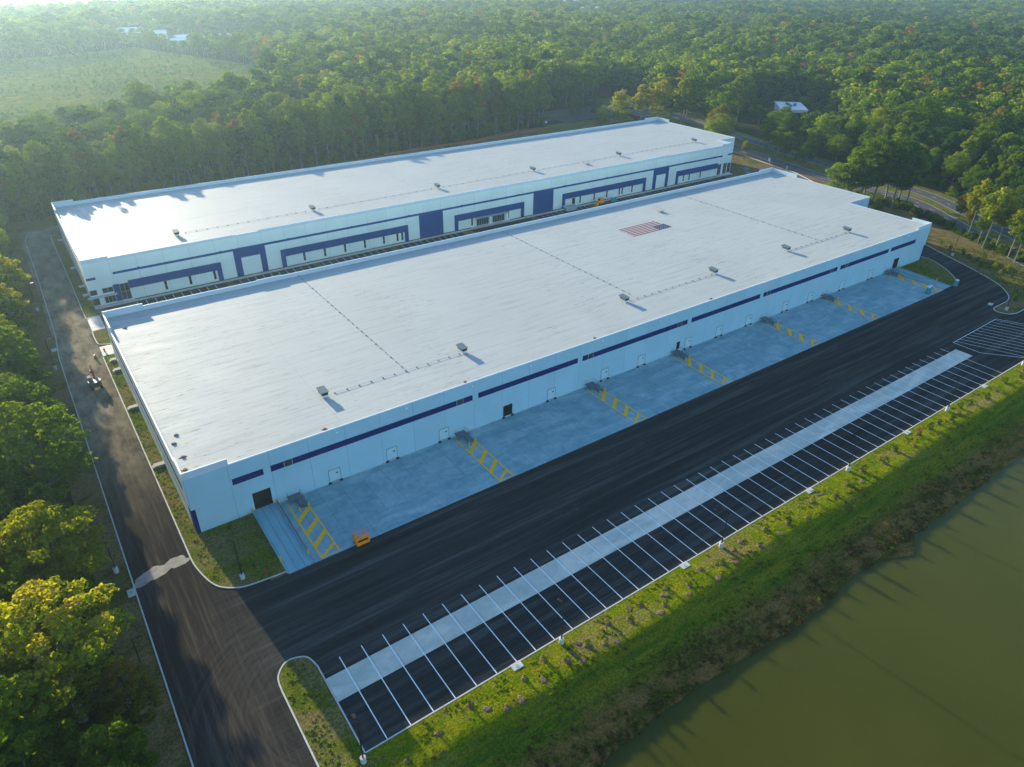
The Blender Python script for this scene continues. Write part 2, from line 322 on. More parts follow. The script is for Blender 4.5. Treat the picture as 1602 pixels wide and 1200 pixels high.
# ------------------------------------------------------------------ mesh building
class MB:
    def __init__(s): s.v = []; s.f = []; s.mi = []
    def face(s, pts, mi=0):
        k = len(s.v); s.v += [tuple(p) for p in pts]; s.f.append(tuple(range(k, k+len(pts)))); s.mi.append(mi); return s
    def box(s, x0, x1, y0, y1, z0, z1, mi=0):
        P = [(x, y, z) for z in (z0, z1) for y in (y0, y1) for x in (x0, x1)]
        for q in ((0, 2, 3, 1), (4, 5, 7, 6), (0, 1, 5, 4), (2, 6, 7, 3), (0, 4, 6, 2), (1, 3, 7, 5)):
            s.face([P[i] for i in q], mi)
        return s
    def bevbox(s, x0, x1, y0, y1, z0, z1, r=0.05, mi=0):
        """box with chamfered vertical edges and top"""
        def ring(i, z): return [(x0+i+r, y0+i, z), (x1-i-r, y0+i, z), (x1-i, y0+i+r, z), (x1-i, y1-i-r, z), (x1-i-r, y1-i, z), (x0+i+r, y1-i, z), (x0+i, y1-i-r, z), (x0+i, y0+i+r, z)]
        a, b_, c_ = ring(0, z0), ring(0, z1-r), ring(r, z1)
        for lo, hi in ((a, b_), (b_, c_)):
            for k in range(8): s.face([lo[k], lo[(k+1) % 8], hi[(k+1) % 8], hi[k]], mi)
        s.face(c_, mi); s.face(a[::-1], mi); return s
    def tube(s, a, b, ra, rb=None, n=8, mi=0, cap=True):
        rb = ra if rb is None else rb
        a = Vector(a); b = Vector(b); d = (b-a).normalized()
        u = d.orthogonal().normalized(); w = d.cross(u)
        ka = [a+ra*(math.cos(2*math.pi*i/n)*u+math.sin(2*math.pi*i/n)*w) for i in range(n)]
        kb = [b+rb*(math.cos(2*math.pi*i/n)*u+math.sin(2*math.pi*i/n)*w) for i in range(n)]
        for i in range(n): s.face([ka[i], ka[(i+1) % n], kb[(i+1) % n], kb[i]], mi)
        if cap: s.face(ka[::-1], mi); s.face(kb, mi)
        return s
    def chain(s, pts, rs, n=7, mi=0):
        """one continuous tapered tube through several points"""
        rings = []
        for i, p in enumerate(pts):
            p = Vector(p); q = Vector(pts[min(i+1, len(pts)-1)]); o = Vector(pts[max(i-1, 0)]); d = (q-o).normalized()
            u = (Vector((1, 0, 0)) - d*d.x).normalized(); w = d.cross(u)
            k = len(s.v)
            s.v += [tuple(p+rs[i]*(math.cos(2*math.pi*j/n)*u+math.sin(2*math.pi*j/n)*w)) for j in range(n)]; rings.append(k)
        for a, c in zip(rings, rings[1:]):
            for j in range(n): s.f.append((a+j, a+(j+1) % n, c+(j+1) % n, c+j)); s.mi.append(mi)
        return s
    def prism(s, poly, z0, z1, mi=0, top=True, bottom=False, mside=None):
        """poly counter-clockwise (x, y)"""
        n = len(poly); ms = mi if mside is None else mside
        for i in range(n):
            (ax, ay), (bx, by) = poly[i], poly[(i+1) % n]
            s.face([(ax, ay, z0), (bx, by, z0), (bx, by, z1), (ax, ay, z1)], ms)
        if top: s.flat(poly, z1, mi)
        if bottom: s.flat(poly[::-1], z0, mi)
        return s
    def flat(s, poly, z, mi=0):
        vs_ = [Vector((x, y, 0)) for x, y in poly]
        k = len(s.v); s.v += [(x, y, z) for x, y in poly]
        for t in tessellate_polygon([vs_]):
            a, b_, c_ = [vs_[i] for i in t]
            if (b_-a).cross(c_-a).z < 0: t = t[::-1]
            s.f.append(tuple(k+i for i in t)); s.mi.append(mi)
        return s
    def rect(s, x0, x1, y0, y1, z, mi=0): return s.face([(x0, y0, z), (x1, y0, z), (x1, y1, z), (x0, y1, z)], mi)
    def build(s, name, mats, parent=None, loc=None, link=True, smooth=False):
        me = bpy.data.meshes.new(name); me.from_pydata(s.v, [], s.f)
        if not isinstance(mats, (list, tuple)): mats = [mats]
        for mm in mats: me.materials.append(mm)
        me.polygons.foreach_set('material_index', s.mi)
        if smooth: me.polygons.foreach_set('use_smooth', [True]*len(s.f))
        me.update()
        o = bpy.data.objects.new(name, me)
        if link: COL.objects.link(o)
        if parent: o.parent = parent
        if loc: o.location = loc
        return o

def tag(o, label=None, cat=None, group=None, kind=None):
    if label: o['label'] = label
    if cat: o['category'] = cat
    if group: o['group'] = group
    if kind: o['kind'] = kind
    return o
def empty(name, loc, label, cat, group=None, rz=0.0):
    o = bpy.data.objects.new(name, None); COL.objects.link(o); o.location = loc; o.rotation_euler = (0, 0, rz)
    o.empty_display_size = 0.5
    return tag(o, label, cat, group)
def struct(o): o['kind'] = 'structure'; return o
def dup(root, loc, label, rz=None, group=None):
    r = root.copy(); COL.objects.link(r); r.location = loc
    if rz is not None: r.rotation_euler = (0, 0, rz)
    r['label'] = label
    if group: r['group'] = group
    for ch in list(root.children):
        c = ch.copy(); COL.objects.link(c); c.parent = r
        for g_ in list(ch.children):
            d = g_.copy(); COL.objects.link(d); d.parent = c
    return r
ORD = ['', 'first', 'second', 'third', 'fourth', 'fifth', 'sixth', 'seventh', 'eighth', 'ninth', 'tenth', 'eleventh', 'twelfth', 'thirteenth', 'fourteenth', 'fifteenth']
def nth(k):
    if k < len(ORD): return ORD[k]
    s = 'th' if 10 <= k % 100 <= 20 else {1: 'st', 2: 'nd', 3: 'rd'}.get(k % 10, 'th')
    return '%d%s' % (k, s)
def interp(pts, y):
    """x on a polyline of (x, y) points sorted by y"""
    return float(np.interp(y, [p[1] for p in pts], [p[0] for p in pts]))
def offset_path(pts, d):
    """shift a polyline sideways (left of travel for d > 0)"""
    out = []
    for i, p in enumerate(pts):
        a = Vector(pts[max(i-1, 0)]); c = Vector(pts[min(i+1, len(pts)-1)]); t = (c-a).normalized()
        out.append((p[0]-t.y*d, p[1]+t.x*d))
    return out
def ribbon(mb, pts, w, z, mi=0):
    L_, R_ = offset_path(pts, w/2), offset_path(pts, -w/2)
    for i in range(len(pts)-1):
        mb.face([(*R_[i], z), (*R_[i+1], z), (*L_[i+1], z), (*L_[i], z)], mi)
def kerb_line(mb, pts, w=0.22, h=0.13, z0=0.0):
    L_, R_ = offset_path(pts, w/2), offset_path(pts, -w/2)
    for i in range(len(pts)-1):
        a, c, d, e = R_[i], R_[i+1], L_[i+1], L_[i]
        mb.face([(*a, z0+h), (*c, z0+h), (*d, z0+h), (*e, z0+h)])
        mb.face([(*a, z0), (*c, z0), (*c, z0+h), (*a, z0+h)]); mb.face([(*d, z0), (*e, z0), (*e, z0+h), (*d, z0+h)])
    for k, (p, q) in ((0, (L_[0], R_[0])), (-1, (R_[-1], L_[-1]))):
        mb.face([(*p, z0), (*q, z0), (*q, z0+h), (*p, z0+h)])
def smooth_path(pts, n=6):
    """Catmull-Rom through the points"""
    P = [Vector(p) for p in pts]; out = []
    for i in range(len(P)-1):
        p0, p1, p2, p3 = P[max(i-1, 0)], P[i], P[i+1], P[min(i+2, len(P)-1)]
        for k in range(n):
            t = k/n; out.append(tuple(0.5*((2*p1)+(p2-p0)*t+(2*p0-5*p1+4*p2-p3)*t*t+(3*p1-p0-3*p2+p3)*t**3)))
    out.append(tuple(P[-1])); return out
# ------------------------------------------------------------------ terrain
HX0, HX1, HY0, HY1 = 1.4, 340.0, -160.0, -56.6      # rectangle of the pond bank, cut out of the big ground sheet
g = MB(); BIG = 9000.0
g.rect(-BIG, HX0, -BIG, BIG, -0.10); g.rect(HX1, BIG, -BIG, BIG, -0.10)
g.rect(HX0, HX1, -BIG, HY0, -0.10); g.rect(HX0, HX1, HY1, BIG, -0.10)
struct(g.build('ground', MT['floor']))

def vnoise(x, y, s=0.0):
    return (math.sin(x*0.31+s)*math.cos(y*0.43-s)+0.6*math.sin(x*0.83+y*0.57+s*2)+0.35*math.sin(x*1.9-y*2.3+s)+0.25*math.cos(x*3.1+y*2.7-s))/2.2
SHORE = [(-10, -77.0), (20, -74.8), (33, -74.4), (46, -73.7), (57, -73.9), (69, -75.1), (85, -75.3), (94, -74.2), (101, -74.4), (105, -75.6), (108.6, -77.8), (111.5, -77.0), (114, -74.6), (120, -74.7), (132, -74.8), (146, -74.5), (161, -74.9), (200, -75), (340, -75.5)]
WATER = -3.0
def bank_h(x, y):
    sh = float(np.interp(x, [p[0] for p in SHORE], [p[1] for p in SHORE]))
    crest = -62.4+0.5*math.sin(x*0.09)
    k = min(1.0, max(0.0, (crest-y)/(crest-sh)))          # 0 at the crest, 1 at the waterline
    prof = float(np.interp(k, [0, 0.08, 0.34, 0.56, 1.0], [0, 0.25, 1.55, 1.85, 3.05]))
    s = min(crest-y, x-HX0-6, HX1-6-x, y-HY0-6)
    z = 0.10
    if y < crest: z = 0.10-prof-max(0, min(2.5, (sh-y)*0.35))
    if s < 12: z = max(z, 0.10-max(0.0, s)*0.30)
    z += 0.13*vnoise(x*0.9, y*1.2, 1.3)*min(1, max(0, (-57.5-y)/2))
    return z
xs = [HX0+i*1.25 for i in range(int((HX1-HX0)/1.25))]+[HX1]
ys = [HY1-0.75*i for i in range(32)]; ys += list(np.linspace(ys[-1]-3, HY0, 22))
gv = []; gf = []
for j, y in enumerate(ys):
    for i, x in enumerate(xs): gv.append((x, y, bank_h(x, y)))
W_ = len(xs)
for j in range(len(ys)-1):
    for i in range(W_-1): gf.append((j*W_+i, (j+1)*W_+i, (j+1)*W_+i+1, j*W_+i+1))
bk = MB(); bk.v = gv; bk.f = gf; bk.mi = [0]*len(gf)
struct(bk.build('pond_bank', MT['bank'], smooth=True))
struct(MB().box(HX0+2, HX1-2, HY0+2, -68, WATER-7, WATER).build('pond', MT['pond']))

lawn_poly = [(-17.5, -160), (1.4, -160), (1.4, -56.6), (246, -56.6), (272, -36), (288, -14), (301, 10), (313, 32), (318, 45), (319, 66), (320, 90), (325, 116), (332, 150), (345, 200), (349, 236), (262, 262), (200, 250), (130, 244), (60, 236), (-17.5, 222)]
struct(MB().flat(lawn_poly, -0.05).build('lawn', MT['verge']))
struct(MB().flat([(268, 78), (319, 84), (324, 112), (318, 122), (296, 116), (292, 108), (270, 108)], -0.02).build('bare_soil', MT['soil']))

# asphalt, all one sheet of abutting pieces
a = MB()
a.rect(-12.2, -2.6, -18, 200, 0); a.rect(-12.2, 1.4, -160, -40, 0); a.rect(-12.2, 7.3, -40, -18, 0); a.rect(-2.6, 7.3, -18, 0.2, -0.004)
a.rect(7.3, 226, -56.4, -18.9, 0.0)
drive_out = smooth_path([(230.5, -40.2), (229.4, -37.3), (231.0, -35.5), (235.2, -35.3), (240.9, -35.1), (245.9, -33.2), (252.2, -27.6), (257.8, -18.6), (267.7, 2.1), (270.5, 8)], 5)
dr = [(226, -18.9), (237, -18.9), (244.8, -17.1), (249.3, -13), (254.3, -6.5), (256.6, -1.5), (256.4, 8), (270, 32), (270, 99.9), (282, 99.9), (282, 30)]+drive_out[::-1]+[(233, -41.3), (262, -41.6), (262, -46.2), (234, -45.9), (229.2, -45.2), (228.2, -47), (228.2, -56.4), (226, -56.4)]
a.flat(dr, 0.0)
a.rect(-2.6, 282, 100, 116.2, 0.0); a.rect(1.0, 269, 84, 100, 0.0)
a.rect(-12.2, 300, 200, 207, 0.0)
struct(a.build('asphalt_pavement', MT['asphalt']))

# lawns inside the kerbs
corner = smooth_path([(-2.6, -3), (-2.4, -8.5), (-0.8, -14.6), (2.2, -17.3), (5.2, -18.0), (10.2, -18.4)], 6)
lw = MB()
lw.prism([(-2.6, 83.6)]+corner+[(10.2, 0), (0, 0), (0, 84)], 0, 0.10)
isl_top = smooth_path([(1.4, -41.0), (1.7, -38.4), (3.2, -36.6), (4.8, -36.4), (6.6, -37.4), (7.3, -39.8)], 6)
lw.prism([(1.4, -160)]+isl_top+[(7.3, -56.4), (7.3, -56.7), (1.45, -56.7), (1.45, -160)][:2]+[(7.3, -56.62), (1.44, -56.62), (1.44, -160)], 0, 0.10)
rc = [(238.3, -18.6), (240.5, -18.5), (244.6, -16.7), (249.0, -12.7), (254.0, -6.2), (256.2, -1.5), (255.8, 3.5), (253, 3.5), (253, 0), (238.3, 0)]
lw.prism(rc, 0, 0.10)
lw.prism([(-2.5, 92.9), (-1.4, 91.4), (0.9, 90.6), (0.9, 101.6), (-1.8, 101.6), (-2.6, 100.4)], 0, 0.10)
lw.prism([(-2.6, 112.2), (0.4, 112.2), (0.4, 118.6), (0.5, 196), (-0.6, 198.2), (-1.8, 196.8), (-2.6, 194)], 0, 0.10)
struct(lw.build('lawn_strip', MT['lawn']))

kb = MB()
kerb_line(kb, [(-2.6, 83.6)]+corner); kerb_line(kb, isl_top+[(7.3, -56.5)]); kerb_line(kb, [(1.4, -160)]+isl_top[:1])
kerb_line(kb, [(7.4, -56.5), (228.3, -56.5)]); kerb_line(kb, [(228.3, -56.3), (228.3, -47), (229.3, -45.2), (234, -46.0), (262, -46.3)])
kerb_line(kb, drive_out); kerb_line(kb, [(230.5, -40.2), (233, -41.2), (262, -41.5)])
kerb_line(kb, [(-12.2, -160), (-12.2, 90), (-11.4, 104), (-11.0, 148), (-10.9, 196), (-9.6, 203.5), (-5.5, 204.4), (-0.7, 207.3), (40, 207.3)])
kerb_line(kb, smooth_path([(238.3, -18.75), (240.5, -18.7), (244.8, -16.8), (249.2, -12.8), (254.2, -6.3), (256.4, -1.4), (256.0, 3.6)], 4))
kerb_line(kb, smooth_path([(0.9, 101.7), (-1.8, 101.6), (-2.6, 100.4), (-2.5, 92.9), (-1.4, 91.4), (0.9, 90.5)], 4))
kerb_line(kb, smooth_path([(1.6, 112.0), (-1.8, 112.1), (-2.7, 113.4), (-2.6, 140), (-2.6, 194), (-1.8, 197), (-0.4, 198.4)], 4))
struct(kb.build('kerb', MT['kerb']))

# paler sandy spill across the side road, the light path beside the warehouse corner
def blob(cx, cy, rx, ry, n=26, seed=0, rot=0.0):
    rr = random.Random(seed); ph = [rr.uniform(0, 6.28) for _ in range(4)]
    out = []
    for i in range(n):
        t = 2*math.pi*i/n; k = 1+0.16*math.sin(2*t+ph[0])+0.12*math.sin(3*t+ph[1])+0.08*math.sin(5*t+ph[2])+0.06*math.sin(9*t+ph[3])
        x, y = rx*k*math.cos(t), ry*k*math.sin(t)
        out.append((cx+x*math.cos(rot)-y*math.sin(rot), cy+x*math.sin(rot)+y*math.cos(rot)))
    return out
sp_ = MB(); sp_.flat(blob(-9.1, -6.0, 2.9, 1.75, seed=3, rot=0.25), 0.012); sp_.flat(blob(-5.0, -5.2, 2.3, 1.25, seed=5, rot=0.2), 0.014)
struct(sp_.build('sandy_spill', MT['spill']))
wk = MB(); wk.rect(-2.5, 0.95, 84.2, 90.3, 0.02); wk.rect(-2.5, 0.95, 101.9, 111.8, 0.02)
wk.rect(0.6, 290, 116.4, 118.0, 0.14); wk.rect(0.6, 12, 118.0, 118.85, 0.14); wk.rect(135, 154, 118.0, 118.85, 0.14); wk.rect(279, 290, 118.0, 118.85, 0.14)
struct(wk.build('footpath', MT['walk']))
gs = MB()
for x0, x1 in ((12, 135), (154, 279)): gs.rect(x0, x1, 118.0, 118.85, 0.13)
for x0, x1 in ((38.6, 41), (68.3, 70.9), (97.8, 100.4), (129, 133.5), (162.3, 165.5), (193, 198), (224, 227), (252, 255), (270, 273), (9.2, 11.9)): gs.rect(x0, x1, 111.5, 116.2, 0.10)
struct(gs.build('planting_strip', MT['verge']))

# truck apron, ramps, concrete strip
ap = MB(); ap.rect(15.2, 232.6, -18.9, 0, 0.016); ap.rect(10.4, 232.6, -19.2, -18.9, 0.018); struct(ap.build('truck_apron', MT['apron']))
rm = MB()
for x0, x1 in ((10.5, 14.8), (233.0, 237.2)):
    rm.face([(x0, -18.9, 0.02), (x1, -18.9, 0.02), (x1, -15.0, 0.02), (x0, -15.0, 0.02)]); rm.face([(x0, -15.0, 0.02), (x1, -15.0, 0.02), (x1, 0, 0.6), (x0, 0, 0.6)])
    for xa, xb in ((x0-0.3, x0), (x1, x1+0.3)):
        rm.face([(xa, 0, 0.8), (xa, -18.9, 0.2), (xb, -18.9, 0.2), (xb, 0, 0.8)]); rm.face([(xa, 0, 0), (xa, -18.9, 0), (xa, -18.9, 0.2), (xa, 0, 0.8)])
        rm.face([(xb, 0, 0.8), (xb, -18.9, 0.2), (xb, -18.9, 0), (xb, 0, 0)]); rm.face([(xa, -18.9, 0), (xb, -18.9, 0), (xb, -18.9, 0.2), (xa, -18.9, 0.2)])
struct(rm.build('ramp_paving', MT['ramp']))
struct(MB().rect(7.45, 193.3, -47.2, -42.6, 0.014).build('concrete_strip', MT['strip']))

# painted markings
lm = MB()
P = 3.658
for i in range(50):
    x = 10.68+P*i
    y0 = -56.3
    if x > 190: y0 = -56.3
    lm.rect(x-0.075, x+0.075, y0, -40.05, 0.03)
def seg(mb, p, q, w, z):
    ribbon(mb, [p, q], w, z)
seg(lm, (196.8, -40.1), (223.6, -39.6), 0.16, 0.030); seg(lm, (223.6, -39.6), (226.9, -46), 0.16, 0.0305); seg(lm, (196.8, -40.1), (196.9, -47.5), 0.16, 0.0305); seg(lm, (196.9, -47.5), (204.5, -56.2), 0.16, 0.031)
for k in range(11):
    x0 = 198.2+k*2.45; x1 = x0+7.0; y0 = -40.1; y1 = -56.2
    if x1 > 226.5: t = (226.5-x0)/(x1-x0); x1 = 226.5; y1 = y0+t*(y1-y0)
    seg(lm, (x0, y0), (x1, y1), 0.13, 0.032)
for i in range(106):                                              # car stalls between the two warehouses
    x = 12.0+2.6*i
    if any(u < x < v for u, v in ((37.5, 41.2), (67.5, 71), (97, 100.6), (128, 165.6), (192, 198.3), (251, 256), (269, 290))): continue
    lm.rect(x-0.06, x+0.06, 111.2, 116.1, 0.03)
struct(lm.build('stall_markings', MT['white_paint']))
ym = MB()
HATCH = [16.6, 55.1, 93.3, 123.8, 161.5, 191.8]
for x0 in HATCH+[228.6]:
    x1 = x0+3.45; z = 0.030
    ym.rect(x0-0.12, x0+0.18, -18.85, -1.2, z); ym.rect(x1-0.18, x1+0.12, -18.85, -3.4, z); ym.rect(x0+0.18, x1-0.18, -18.85, -18.67, z)
    for k, yb_ in enumerate((-7.3, -11.4, -15.3)):
        ym.face([(x0+0.18, yb_-0.55, z), (x1-0.18, yb_+2.3, z), (x1-0.18, yb_+3.5, z), (x0+0.18, yb_+0.65, z)])
    ym.face([(x0+0.5, -18.66, z), (x1-0.18, -16.9, z), (x1-0.18, -16.1, z), (x0+0.18, -18.3, z), (x0+0.18, -18.66, z)])
struct(ym.build('hatch_markings', MT['yellow_paint']))

# roads and car park beyond
RA = smooth_path([(262, -60), (284, -22), (309, 18), (323, 42), (324, 65), (325, 89), (330, 115), (338, 151), (350, 200), (362, 262), (372, 320)], 5)
RB = smooth_path([(280, -60), (302, -22), (325, 18), (338, 42), (343, 65), (346, 89), (350, 115), (358, 151), (370, 200), (384, 262), (396, 320)], 5)
rd = MB(); ribbon(rd, RA, 8.2, -0.02); ribbon(rd, RB, 8.2, -0.02)
struct(rd.build('highway', MT['road']))
rl = MB()
for path in (RA, RB):
    for o_ in (-3.7, 3.7): ribbon(rl, offset_path(path, o_), 0.14, 0.0)
    for i in range(0, len(path)-1, 2): ribbon(rl, [path[i], tuple(0.5*(Vector(path[i])+Vector(path[i+1])))], 0.14, 0.0)
struct(rl.build('highway_lines', MT['white_paint']))
md = MB(); mid = [tuple(0.5*(Vector(p)+Vector(q))) for p, q in zip(RA, RB)]
for i in range(len(RA)-1):
    p0, p1 = Vector(RA[i]), Vector(RA[i+1]); q0, q1 = Vector(RB[i]), Vector(RB[i+1])
    d0, d1 = (q0-p0).normalized()*4.1, (q1-p1).normalized()*4.1
    if (q0-p0).length > 8.6: md.face([(*(p0+d0), -0.03), (*(p1+d1), -0.03), (*(q1-d1), -0.03), (*(q0-d0), -0.03)][::-1])
ribbon(md, offset_path(RB, -6.6), 5.0, -0.035)
struct(md.build('roadside_grass', MT['lawn']))
pk = MB(); pk.rect(300, 378, 263, 300, -0.015); pk.rect(282, 300, 272, 280, -0.015)
struct(pk.build('distant_car_park', MT['road']))
struct(MB().flat([(264, 244), (345, 246), (352, 258), (299, 262.5), (282, 262)], -0.03).build('mown_lawn', MT['lawn']))
struct(MB().flat([(295, 282), (330, 284), (330, 290), (295, 289)], 0.0).build('car_park_island', MT['lawn']))
MEADOW = [(-260, 350), (-3, 345), (14, 343), (26, 354), (52, 356), (80, 372), (106, 376), (148, 402), (200, 530), (215, 640), (190, 720), (150, 850), (60, 800), (-40, 780), (-260, 800)]
FIELDS = [[(1250, 560), (1420, 640), (1500, 590), (1330, 520)], [(1360, 470), (1520, 500), (1560, 470), (1400, 440)], [(640, 880), (740, 900), (760, 850), (660, 830)], [(1000, 1030), (1150, 1060), (1170, 1010), (1020, 985)], [(430, 1010), (560, 1060), (580, 1010), (450, 960)], [(150, 1050), (330, 1080), (330, 1030), (160, 1010)]]
mdw = MB(); mdw.flat(MEADOW, -0.06)
for f_ in FIELDS: mdw.flat(f_, -0.06)
struct(mdw.build('meadow', MT['meadow']))
LAKE = [(-500, 1290), (60, 1300), (150, 1330), (230, 1480), (320, 1650), (360, 1800), (250, 2000), (120, 2500), (-500, 2500)]
struct(MB().flat(LAKE, -0.04).build('lake', MT['lake']))
# ------------------------------------------------------------------ warehouses
def wall_y(mb, x0, x1, z0, z1, y, holes, mi=0):
    """wall in the plane y = const facing -y, with rectangular openings (xa, xb, za, zb)"""
    xs_ = sorted({x0, x1, *[h[0] for h in holes], *[h[1] for h in holes]}); zs_ = sorted({z0, z1, *[h[2] for h in holes], *[h[3] for h in holes]})
    for i in range(len(xs_)-1):
        for k in range(len(zs_)-1):
            cx, cz = (xs_[i]+xs_[i+1])/2, (zs_[k]+zs_[k+1])/2
            if any(h[0] < cx < h[1] and h[2] < cz < h[3] for h in holes): continue
            mb.face([(xs_[i], y, zs_[k]), (xs_[i+1], y, zs_[k]), (xs_[i+1], y, zs_[k+1]), (xs_[i], y, zs_[k+1])], mi)
def recess(mb, xa, xb, za, zb, y, d=3.0):
    mb.face([(xa, y, za), (xb, y, za), (xb, y+d, za), (xa, y+d, za)]); mb.face([(xa, y, zb), (xa, y+d, zb), (xb, y+d, zb), (xb, y, zb)])
    mb.face([(xa, y, za), (xa, y+d, za), (xa, y+d, zb), (xa, y, zb)]); mb.face([(xb, y, za), (xb, y, zb), (xb, y+d, zb), (xb, y+d, za)])
    mb.face([(xa, y+d, za), (xb, y+d, za), (xb, y+d, zb), (xa, y+d, zb)])

near = empty('near_warehouse', (0, 0, 0), 'nearer long white warehouse with navy stripe panels and dock doors along its front', 'warehouse')
L1, W1, ZR = 253.0, 79.0, 12.55
foot = [(0, 0), (L1, 0), (L1, 32), (267.3, 32), (267.3, W1), (0, W1)]
RD = [(10.9, 14.4, 0.6, 4.5), (233.6, 236.9, 0.6, 4.3)]
DARKD = (68.9, 71.5, 0.35, 3.25)
PD = (126.3, 127.6, 0.95, 3.2)
wl_ = MB()
wall_y(wl_, 0, L1, 0, ZR, 0, RD+[DARKD, PD])
for i in range(1, len(foot)):
    (ax, ay), (bx, by) = foot[i], foot[(i+1) % len(foot)]
    wl_.face([(ax, ay, 0), (bx, by, 0), (bx, by, ZR), (ax, ay, ZR)])
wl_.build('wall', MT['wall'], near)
# parapets: low along the front, higher at the corners and the back
pp = MB(); T = 0.32
pp.box(8.0, 244.6, 0, T, ZR, ZR+0.22); pp.box(0, 8.0, 0, T, ZR, 14.0); pp.box(244.6, L1, 0, T, ZR, 13.8)
pp.box(0, T, T, 6, ZR, 14.0); pp.box(0, T, 6, W1-10, ZR, ZR+0.30); pp.box(0, T, W1-10, W1-T, ZR, 14.0)
pp.box(0, 9.5, W1-T, W1, ZR, 14.4); pp.box(9.5, 39, W1-T, W1, ZR, 13.75); pp.box(39, 46, W1-T, W1, ZR, 13.95); pp.box(46, 258.5, W1-T, W1, ZR, 13.75); pp.box(258.5, 267.3, W1-T, W1, ZR, 14.4)
pp.box(267.3-T, 267.3, 66, W1-T, ZR, 14.2); pp.box(267.3-T, 267.3, 32, 66, ZR, ZR+0.35); pp.box(L1, 267.3-T, 32, 32+T, ZR, ZR+0.35); pp.box(L1-T, L1, T, 7, ZR, 13.8); pp.box(L1-T, L1, 7, 32, ZR, ZR+0.3)
pp.build('parapet', MT['cap'], near)
rf_poly = [(T, T), (L1-T, T), (L1-T, 32+T), (267.3-T, 32+T), (267.3-T, W1-T), (T, W1-T)]
MB().flat(rf_poly, ZR-0.02).build('roof', MT['roof'], near)
BARS = [(8.0, 13.8), (15.2, 60.6), (62.1, 90.9), (92.4, 129.4), (130.9, 159.9), (161.4, 198.2), (199.8, 227.8), (229.3, 244.9)]
for x0, x1 in BARS:
    MB().box(x0, x1, -0.012, 0.0, 7.9, 9.3).build('blue_stripe', MT['navy'], near)
WINS = [18.6, 57.3, 95.0, 126.4, 163.9, 195.3, 203.2]
for x in WINS:
    w = MB().box(x-0.75, x+0.75, -0.024, -0.012, 7.92, 9.28).build('window', MT['glass'], near)
    for xx in (x-0.85, x+0.75): MB().box(xx, xx+0.1, -0.05, -0.012, 7.9, 9.3).build('frame', MT['grey'], w)
MB().box(0.0, 0.75, -0.014, 0.0, 0, 5.6).build('blue_corner', MT['navy'], near); MB().box(-0.014, 0.0, 0, 2.6, 0, 5.6).build('blue_corner', MT['navy'], near)
MB().box(252.2, 253.0, -0.014, 0.0, 0, 5.6).build('blue_corner', MT['navy'], near)
for y0, y1 in ((3.5, 24), (25.5, 46), (47.5, 75)):
    MB().box(-0.012, 0.0, y0, y1, 7.9, 9.3).build('blue_stripe', MT['navy'], near)
MB().box(-0.012, 0.0, 4, 74, 4.6, 5.0).build('blue_stripe', MT['navy'], near)
# dock doors
DOORS = [26.0, 38.9, 51.7, 81.8, 99.0, 111.9, 129.6, 142.4, 155.4, 172.5, 185.2, 202.4, 218.9]
for x in DOORS:
    d = MB().box(x+0.10, x+2.45, -0.03, 0, 0.42, 3.2).build('dock_door', MT['doorp'], near)
    s_ = MB(); s_.box(x, x+0.10, -0.05, 0, 0.4, 3.3); s_.box(x+2.45, x+2.55, -0.05, 0, 0.4, 3.3); s_.box(x, x+2.55, -0.05, 0, 3.2, 3.31); s_.box(x-0.02, x+2.57, -0.10, 0, 0.30, 0.42); s_.build('door_frame', MT['seal'], d)
    MB().box(x+1.55, x+2.05, -0.036, -0.03, 2.1, 2.38).build('vision_panel', MT['bumper'], d)
    for xx in (x-0.25, x+2.15): MB().bevbox(xx, xx+0.65, -0.32, 0, 0.02, 0.34, 0.04).build('dock_bumper', MT['bumper'], d)
dk = MB(); recess(dk, *DARKD, 0); o = dk.build('open_dock_door', MT['dark'], near); tag(o, 'open dock doorway showing the dark inside')
for xx in (68.65, 71.1): MB().bevbox(xx, xx+0.65, -0.32, 0, 0.02, 0.34, 0.04).build('dock_bumper', MT['bumper'], o)
dk = MB(); recess(dk, *PD, 0, 1.0); dk.build('doorway', MT['dark'], near)
for h in RD:
    dk = MB(); recess(dk, *h, 0, 4.0); o = dk.build('ramp_door', MT['dark'], near)
    MB().box(h[0], h[1], 1.2, 1.28, 1.1, h[3]).build('shutter', MT['bumper'], o)
for x in (28.6, 43.9, 60.2, 76.0, 98.2, 118.0, 140.1, 160.6, 180.0, 205.0, 238.0):     # flood lamps under the roof edge
    MB().bevbox(x, x+0.55, -0.45, 0, 11.75, 12.0, 0.05).build('wall_light', MT['white'], near)
def pipe_run(parent, pts, z, step, name='roof_pipe'):
    mb = MB(); a, b_ = Vector((*pts[0], z)), Vector((*pts[1], z)); n = int((b_-a).length/step); rr = random.Random(int(pts[0][0]))
    mb.tube(a+Vector((0, 0, 0.15)), b_+Vector((0, 0, 0.15)), 0.022, n=5)
    for i in range(n+1):
        p = a.lerp(b_, i/n); s_ = rr.uniform(0.09, 0.17); mb.box(p.x-s_, p.x+s_, p.y-s_, p.y+s_, z, z+0.2)
    return mb.build(name, MT['seal'], parent)
for x, ya, yb_ in ((51.0, 79-T-0.1, 12), (122.5, 78.4, 16), (206.0, 78.4, 11.8)): pipe_run(near, [(x, yb_), (x, ya-0.2)], ZR-0.02, 2.6)
for x0, x1 in ((34, 65), (119.5, 152.5), (190, 220.5)): pipe_run(near, [(x0, 12.6), (x1, 12.6)], ZR-0.02, 2.6)
